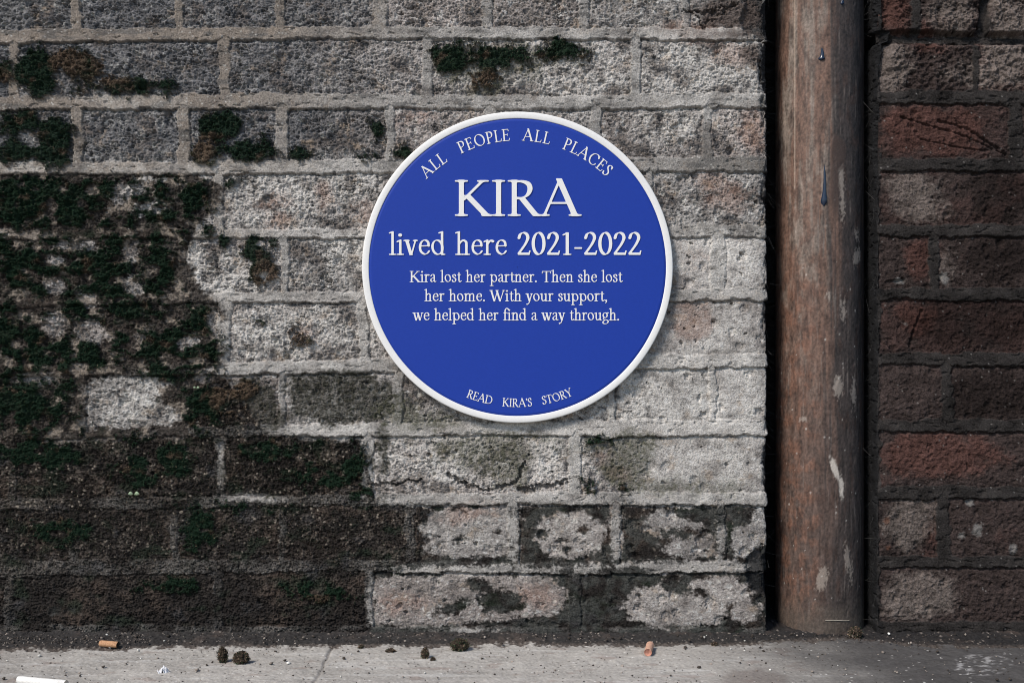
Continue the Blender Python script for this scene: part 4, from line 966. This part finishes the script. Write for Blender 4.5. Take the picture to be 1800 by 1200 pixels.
LINES = [
    ('curved row of raised white capitals under the top of the rim', arc_word('ALL', -46.3, -33.0, 221, 20.5) + arc_word('PEOPLE', -26.6, -3.2, 221, 20.5) + arc_word('ALL', 1.8, 14.8, 221, 20.5) + arc_word('PLACES', 20.4, 44.6, 221, 20.5)),
    ('large raised white capitals across the plaque', straight('KIRA', 799, 1017, 381, 62)),
    ('raised white line of words and years below the large capitals', straight('lived here 2021-2022', 685, 1127, 449, 39.5, 1.1)),
    ('small raised white text, first of the three middle lines', straight('Kira lost her partner. Then she lost', 721, 1093, 496.5, 20.5)),
    ('small raised white text, second of the three middle lines', straight('her home. With your support,', 747, 1067, 529.8, 20.5)),
    ('small raised white text, third of the three middle lines', straight('we helped her find a way through.', 727, 1088, 563.2, 20.5)),
    ('curved row of small raised white capitals above the bottom of the rim', arc_word('READ', -21.6, -10.6, 243.5, 14.2, True) + arc_word("KIRA'S", -6.4, 6.2, 243.5, 14.2, True) + arc_word('STORY', 10.4, 23.5, 243.5, 14.2, True)),
]
for lab, items in LINES:
    size = items[0][3]
    rel = 0.0005 if size < 30 else (0.0008 if size < 50 else 0.0011)
    o = link('lettering', line_mesh('lettering', items, rel), mat_white, plaque)
    o.location = (0, PL_FRONT - rel * 0.35, 0); o['label'] = lab

# ------------------------------------------------------------------ litter on the pavement
def butt(name, px, py, length, dia, rot_z, label, cols, charred=False, pitch=0.0):
    """cigarette end lying on the pavement, axis along its local x"""
    x, y, z = ground_at(px, py)
    root = empty(name, (x, y, dia / 2 + 0.0006), (0, pitch, rot_z)); tag(root, label, 'cigarette butt', 'cigarette butts on the pavement')
    rs = np.random.RandomState(int(px)); n = 40; k = 36; r = dia / 2
    t = np.linspace(0, 1, k); a = np.linspace(0, 2 * np.pi, n, endpoint=False)
    Tt, Aa = np.meshgrid(t, a, indexing='ij')
    cr = 1 + 0.07 * np.sin(Aa * 2 + 1.3) * np.sin(Tt * 3 + px) + 0.04 * fbm(Tt * 6, np.cos(Aa) * 3, 3, int(px) % 90)
    R = r * cr * np.where((t < 0.03) | (t > 0.97), 0.95, 1.0)[:, None]
    V = np.stack([(Tt - 0.5) * length, np.cos(Aa) * R, np.sin(Aa) * R * 0.93], -1)
    base = np.ones(Tt.shape + (3,)) * np.array(cols[0])
    sp = noise(Tt * length / 0.0007, Aa * r / 0.0007, 5); base = mixc(base.astype(np.float32), np.array(cols[1]), sst(0.15, 0.5, sp))
    base = mixc(base, np.array(cols[1]) * 0.5, sst(0.3, 0.7, fbm(Tt * 5, Aa * 1.0, 3, 8)) * 0.5)
    i = np.arange(k * n).reshape(k, n); j = np.roll(i, -1, 1)
    F = np.stack([i[:-1], i[1:], j[1:], j[:-1]], -1).reshape(-1, 4)
    link('wrapper', mesh_from('wrapper', V, F, base), mat_litter, root)
    def endcap(xx, nm, col, dent):
        rings = np.linspace(0.985, 0.02, 8); VV = []
        for q in rings:
            for b in a: VV.append((xx + dent * (1 - q * q) * length * 0.05 + 0.0002 * rs.randn(), math.cos(b) * r * q * 0.97, math.sin(b) * r * q * 0.9))
        ii = np.arange(8 * n).reshape(8, n); jj = np.roll(ii, -1, 1)
        FF = np.stack([ii[:-1], ii[1:], jj[1:], jj[:-1]], -1).reshape(-1, 4)
        cc = np.ones((8 * n, 3)) * np.array(col) * rs.uniform(0.75, 1.2, (8 * n, 1))
        link(nm, mesh_from(nm, VV, FF, cc), mat_litter, root)
    endcap(-length / 2, 'filter_end', cols[2], 1); endcap(length / 2, 'charred_end' if charred else 'cut_end', (0.02, 0.018, 0.016) if charred else cols[3], -1)
    return root
mat_litter = surf_mat('litter_paper', rough=0.85, spec=0.2, fine=1500.0, fine_amt=0.12, bump=0.0001)
butt('cigarette_butt', 192, 1138, 0.0215, 0.0070, math.radians(-14), 'speckled orange cigarette butt lying against the dark dirt at the wall foot', [(0.46, 0.265, 0.15), (0.27, 0.13, 0.065), (0.5, 0.4, 0.28), (0.03, 0.025, 0.02)])
butt('cigarette_butt', 74, 1206, 0.052, 0.0078, math.radians(-13), 'long white cigarette at the lower left corner of the pavement', [(0.74, 0.73, 0.70), (0.66, 0.64, 0.60), (0.72, 0.68, 0.6), (0.6, 0.55, 0.48)])
butt('cigarette_butt', 1141, 1147, 0.030, 0.0084, math.radians(78), 'pinkish cigarette butt pointing end-on out from the wall, charred behind', [(0.58, 0.36, 0.26), (0.45, 0.24, 0.16), (0.46, 0.22, 0.16), (0.4, 0.2, 0.15)], charred=True, pitch=0.0)

def clump(px, py, w, h, label, green, seed, n=900, lean=0.0):
    """tuft of fallen moss: a soil core bristling with small leaves"""
    x, y, z = ground_at(px, py); dep = D + y; k = S * dep / D
    rs = np.random.RandomState(seed); W2, H2 = w * k / 2, h * k
    root = empty('moss_clump', (x, y - 0.0, 0)); tag(root, label, 'moss clump', 'fallen moss clumps on the pavement')
    a = np.linspace(0, 2 * np.pi, 40, endpoint=False); b = np.linspace(0.02, np.pi - 0.02, 26)
    Aa, B = np.meshgrid(a, b)
    def shape(Aa, B):
        q = 0.78 + 0.48 * fbm(np.cos(Aa) * 1.8 + seed, B * 1.8 + np.sin(Aa) * 1.8, 3, seed) + 0.16 * noise(np.cos(Aa) * 5, B * 5 + np.sin(Aa) * 5, seed)
        zz = (0.5 + 0.5 * np.cos(B)); sq = 1.0 - 0.25 * zz
        return np.stack([np.cos(Aa) * np.sin(B) * W2 * q * sq + lean * zz * W2, np.sin(Aa) * np.sin(B) * W2 * 0.8 * q * sq, H2 * zz * (0.85 + 0.2 * q) - 0.0006], -1)
    V = shape(Aa, B)
    cc = np.ones(V.shape) * np.array([0.045, 0.034, 0.026]) * (1 + 0.4 * noise(Aa * 6, B * 6, seed + 3))[..., None]
    i = np.arange(26 * 40).reshape(26, 40); j = np.roll(i, -1, 1)
    F = np.stack([i[:-1], i[1:], j[1:], j[:-1]], -1).reshape(-1, 4)
    link('soil_core', mesh_from('soil_core', V, F, cc), mat_moss, root)
    aa = rs.uniform(0, 2 * np.pi, n); bb = np.arccos(rs.uniform(-0.9, 1, n))
    Pn = shape(aa.astype(np.float32), bb.astype(np.float32)).astype(float)
    out = Pn - np.array([0, 0, H2 * 0.35]); out /= np.linalg.norm(out, axis=1, keepdims=True) + 1e-9
    dead = rs.rand(n) > green
    col = np.where(dead[:, None], np.array([0.20, 0.14, 0.10]) * (0.1 + 1.7 * rs.rand(n, 1) ** 2), np.array([0.035, 0.055, 0.028]) * rs.uniform(0.5, 1.6, (n, 1)))
    Vb, Fb, Cb = blades(Pn, out, rs.uniform(0.0008, 0.0024, n) * min(1, w / 16), col, rs, 0.38)
    link('leaves', mesh_from('leaves', Vb, Fb, Cb, smooth=False), mat_moss, root)
    return root
clump(393, 1163, 20, 27, 'tall upright brown moss clump touching a rounder dark one', 0.30, 1, 900, -0.2)
clump(424, 1166, 32, 22, 'round dark moss clump just right of a tall upright one', 0.35, 2, 1400)
clump(747, 1157, 15, 19, 'small upright brown moss tuft below the plaque with a tiny crumb beside it', 0.20, 3, 600)
clump(761, 1161, 10, 8, 'tiny dark moss crumb beside the small upright brown tuft', 0.3, 4, 250)
clump(808, 1142, 40, 20, 'widest olive brown moss clump lying at the edge of the wall dirt', 0.50, 5, 1700)
clump(634, 1139, 12, 7, 'small dark moss crumb at the wall dirt left of the flat dry sprig', 0.3, 6, 250)
clump(687, 1145, 22, 6, 'flat scattered dry moss sprig between a dark crumb and an upright tuft', 0.2, 7, 420)
clump(1256, 1134, 13, 7, 'dark crumb of moss near the wall right of the end-on cigarette butt', 0.2, 8, 250)
clump(1503, 1121, 26, 20, 'brown mound of moss and dirt at the right foot of the drainpipe', 0.25, 9, 900)

# crumpled scrap of white foil
def scrap():
    x, y, z = ground_at(287, 1182); rs = np.random.RandomState(4)
    n = 26; u = np.linspace(-1, 1, n); X, Y = np.meshgrid(u, u)
    zz = np.abs(fbm(X * 1.4 + 3, Y * 1.4, 3, 20)) * 0.007 + 0.004 * np.clip(1 - X * X - Y * Y, 0, 1)
    keep = 0.0052
    V = np.stack([X * keep * (1 + 0.3 * noise(X * 2, Y * 2, 21)), Y * keep * (1 + 0.3 * noise(X * 2, Y * 2, 22)), zz - 0.0003], -1)
    me = mesh_from('foil_scrap', V, gridfaces(n, n)[:, ::-1], np.ones((n * n, 3)) * np.array([0.62, 0.62, 0.64]), smooth=False)
    o = link('foil_scrap', me, mat_litter); o.location = (x, y, 0); o.rotation_euler = (0, 0, 0.5)
    md = o.modifiers.new('thickness', 'SOLIDIFY'); md.thickness = 0.0003
    tag(o, 'crumpled white foil scrap on the pavement left of the moss clumps', 'scrap')
scrap()

# pale dry stalk stuck across the pipe foot
def stalk():
    V = []; F = []; k = 16; m = 8
    for a in range(k + 1):
        t = a / k; x = (-12 + 44 * t) * S * 1.0; z = (Z0 - 1089) * S + 0.0006 * math.sin(t * 5) - 0.0002 * t
        yy = -math.sqrt((78 * S) ** 2 - x * x) - 0.0006
        for b in range(m):
            q = 2 * math.pi * b / m; V.append((x, yy + 0.00045 * math.cos(q), z + 0.00045 * math.sin(q) * (0.6 + 0.4 * math.sin(t * 3))))
    for a in range(k):
        for b in range(m): F.append((a * m + b, a * m + (b + 1) % m, (a + 1) * m + (b + 1) % m, (a + 1) * m + b))
    me = mesh_from('dry_stalk', V, F, np.ones((len(V), 3)) * np.array([0.36, 0.32, 0.27]))
    o = link('dry_stalk', me, mat_litter); o.location = (PIPE_X, PIPE_Y, 0)
    tag(o, 'thin pale dry stalk stuck level across the foot of the drainpipe', 'stalk')
stalk()

# tiny seedlings rooted in the mossy wall
mat_leaf = surf_mat('seedling_leaf', rough=0.5, spec=0.4, fine=900.0, fine_amt=0.15, bump=0.0, color=(0.26, 0.33, 0.21))
def seedling(px, py, size, label):
    p, ii, jj = wall_point(LW, np.array([float(px)]), np.array([float(py)]))
    root = empty('seedling', p[0]); tag(root, label, 'seedling', 'seedlings in the mossy wall')
    L = size * S
    for sgn in (-1, 1):
        V = []; F = []; k = 10; m = 6
        for a in range(k + 1):
            t = a / k; hw = 0.42 * L * math.sin(math.pi * min(t * 0.93 + 0.05, 1)) ** 0.8
            for b in range(m + 1):
                q = -1 + 2 * b / m
                V.append((sgn * (0.2 * L + t * L), -0.0045 - 0.15 * L * math.sin(t * 2.2) + 0.12 * L * q * q, q * hw + 0.15 * L * math.sin(t * 3)))
        for a in range(k):
            for b in range(m): i = a * (m + 1) + b; F.append((i, i + 1, i + m + 2, i + m + 1))
        o = link('leaf', mesh_from('leaf', V, F), mat_leaf, root)
        md = o.modifiers.new('thickness', 'SOLIDIFY'); md.thickness = 0.00025
    V = []; F = []
    for a in range(7):
        t = a / 6
        for b in range(6):
            q = 2 * math.pi * b / 6; V.append((0.0004 * math.cos(q), 0.001 - 0.0056 * t, -0.003 * (1 - t) + 0.0004 * math.sin(q)))
    for a in range(6):
        for b in range(6): F.append((a * 6 + b, a * 6 + (b + 1) % 6, (a + 1) * 6 + (b + 1) % 6, (a + 1) * 6 + b))
    link('stem', mesh_from('stem', V, F), mat_leaf, root)
seedling(237, 867, 8, 'tiny pale two-leaved seedling in the dark soil crust of the wall')
seedling(346, 681, 4.5, 'tinier pale two-leaved seedling in moss between the pale brick patch and brown moss')

# loose grit: uncountable crumbs over the pavement and along the wall foot
def grit():
    rs = np.random.RandomState(21); n = 2200
    px = rs.uniform(-20, 1820, n); py = 1118 + (rs.rand(n) ** 1.6) * 84
    q = rs.rand(n) < 0.45; py = np.where(q, 1117 + rs.rand(n) ** 1.3 * 22, py); px = np.where(q & (rs.rand(n) < 0.5), rs.uniform(-20, 260, n) , px)
    dep = D * (Z0 - 600) / (py - 600); x = (px - CX) * S * dep / D; y = dep - D
    r = np.exp(rs.normal(math.log(0.0006), 0.5, n)); r = np.clip(r, 0.0003, 0.0022)
    ico = np.array([(0, 0, 1), (0.9, 0, 0.45), (0.28, 0.85, 0.45), (-0.72, 0.53, 0.45), (-0.72, -0.53, 0.45), (0.28, -0.85, 0.45), (0.72, 0.53, -0.45), (-0.28, 0.85, -0.45), (-0.9, 0, -0.45), (-0.28, -0.85, -0.45), (0.72, -0.53, -0.45), (0, 0, -1)])
    fc = np.array([(0, 1, 2), (0, 2, 3), (0, 3, 4), (0, 4, 5), (0, 5, 1), (1, 6, 2), (2, 7, 3), (3, 8, 4), (4, 9, 5), (5, 10, 1), (1, 10, 6), (2, 6, 7), (3, 7, 8), (4, 8, 9), (5, 9, 10), (6, 11, 7), (7, 11, 8), (8, 11, 9), (9, 11, 10), (10, 11, 6)])
    V = ico[None] * r[:, None, None] * rs.uniform(0.6, 1.35, (n, 12, 1)) * np.array([1, 1, 0.7])
    V[:, :, 0] += x[:, None]; V[:, :, 1] += y[:, None]
    V[:, :, 2] += (r * 0.5 + np.where(y > -0.045, 0.0025, 0.0002))[:, None]
    F = (np.arange(n)[:, None, None] * 12 + fc[None]).reshape(-1, 3)
    kind = rs.rand(n)
    kind = np.where(q, kind * 0.9, kind)
    c = np.where((kind < 0.62)[:, None], np.array([0.055, 0.045, 0.038]), np.where((kind < 0.94)[:, None], np.array([0.26, 0.22, 0.19]), np.array([0.62, 0.60, 0.56])))
    c = c * rs.uniform(0.6, 1.3, (n, 1))
    o = link('grit', mesh_from('grit', V.reshape(-1, 3), F, np.repeat(c, 12, 0), smooth=False), mat_litter)
    tag(o, 'loose dark and pale grit crumbs scattered over the pavement and wall foot', 'grit', kind='stuff')
grit()

# cobweb strands caught in the gaps of the chase
def cobweb():
    rs = np.random.RandomState(33); V = []; F = []
    r = 78 * S
    for q in range(170):
        left = rs.rand() < 0.45
        z = rs.uniform(0.0, 0.78)
        th = rs.uniform(0.15, 1.0)
        p0 = np.array([PIPE_X + (-1 if left else 1) * r * math.cos(th), PIPE_Y - r * math.sin(th) * rs.uniform(0.2, 0.9), z])
        edge = ((LEFT_EDGE if left else RIGHT_EDGE) - CX) * S
        p1 = np.array([edge + rs.uniform(-0.002, 0.002), rs.uniform(0.0, 0.05), z + rs.normal(0, 0.02)])
        if rs.rand() < 0.5:                                  # a loose end hanging along the wall edge
            p0 = p1 + np.array([(1 if left else -1) * rs.uniform(0.0, 0.010), rs.uniform(-0.004, 0.004), -rs.uniform(0.004, 0.014)])
        mid = (p0 + p1) / 2 + np.array([rs.normal(0, 0.002), rs.normal(0, 0.002), -rs.uniform(0, 0.008)])
        w = rs.uniform(0.00004, 0.00011); k = 7; b0 = len(V)
        for a in range(k):
            t = a / (k - 1); c = (1 - t) ** 2 * p0 + 2 * t * (1 - t) * mid + t * t * p1
            for b in range(3): V.append((c[0] + w * math.cos(b * 2.094), c[1] + w * math.sin(b * 2.094), c[2] + w * math.sin(b * 2.094 + 1)))
        for a in range(k - 1):
            for b in range(3): F.append((b0 + a * 3 + b, b0 + a * 3 + (b + 1) % 3, b0 + (a + 1) * 3 + (b + 1) % 3, b0 + (a + 1) * 3 + b))
    o = link('cobweb', mesh_from('cobweb', V, F, np.ones((len(V), 3)) * np.array([0.13, 0.125, 0.12])), mat_litter)
    tag(o, 'wispy grey cobweb strands in the dark gaps on both sides of the drainpipe', 'cobweb', kind='stuff')
cobweb()
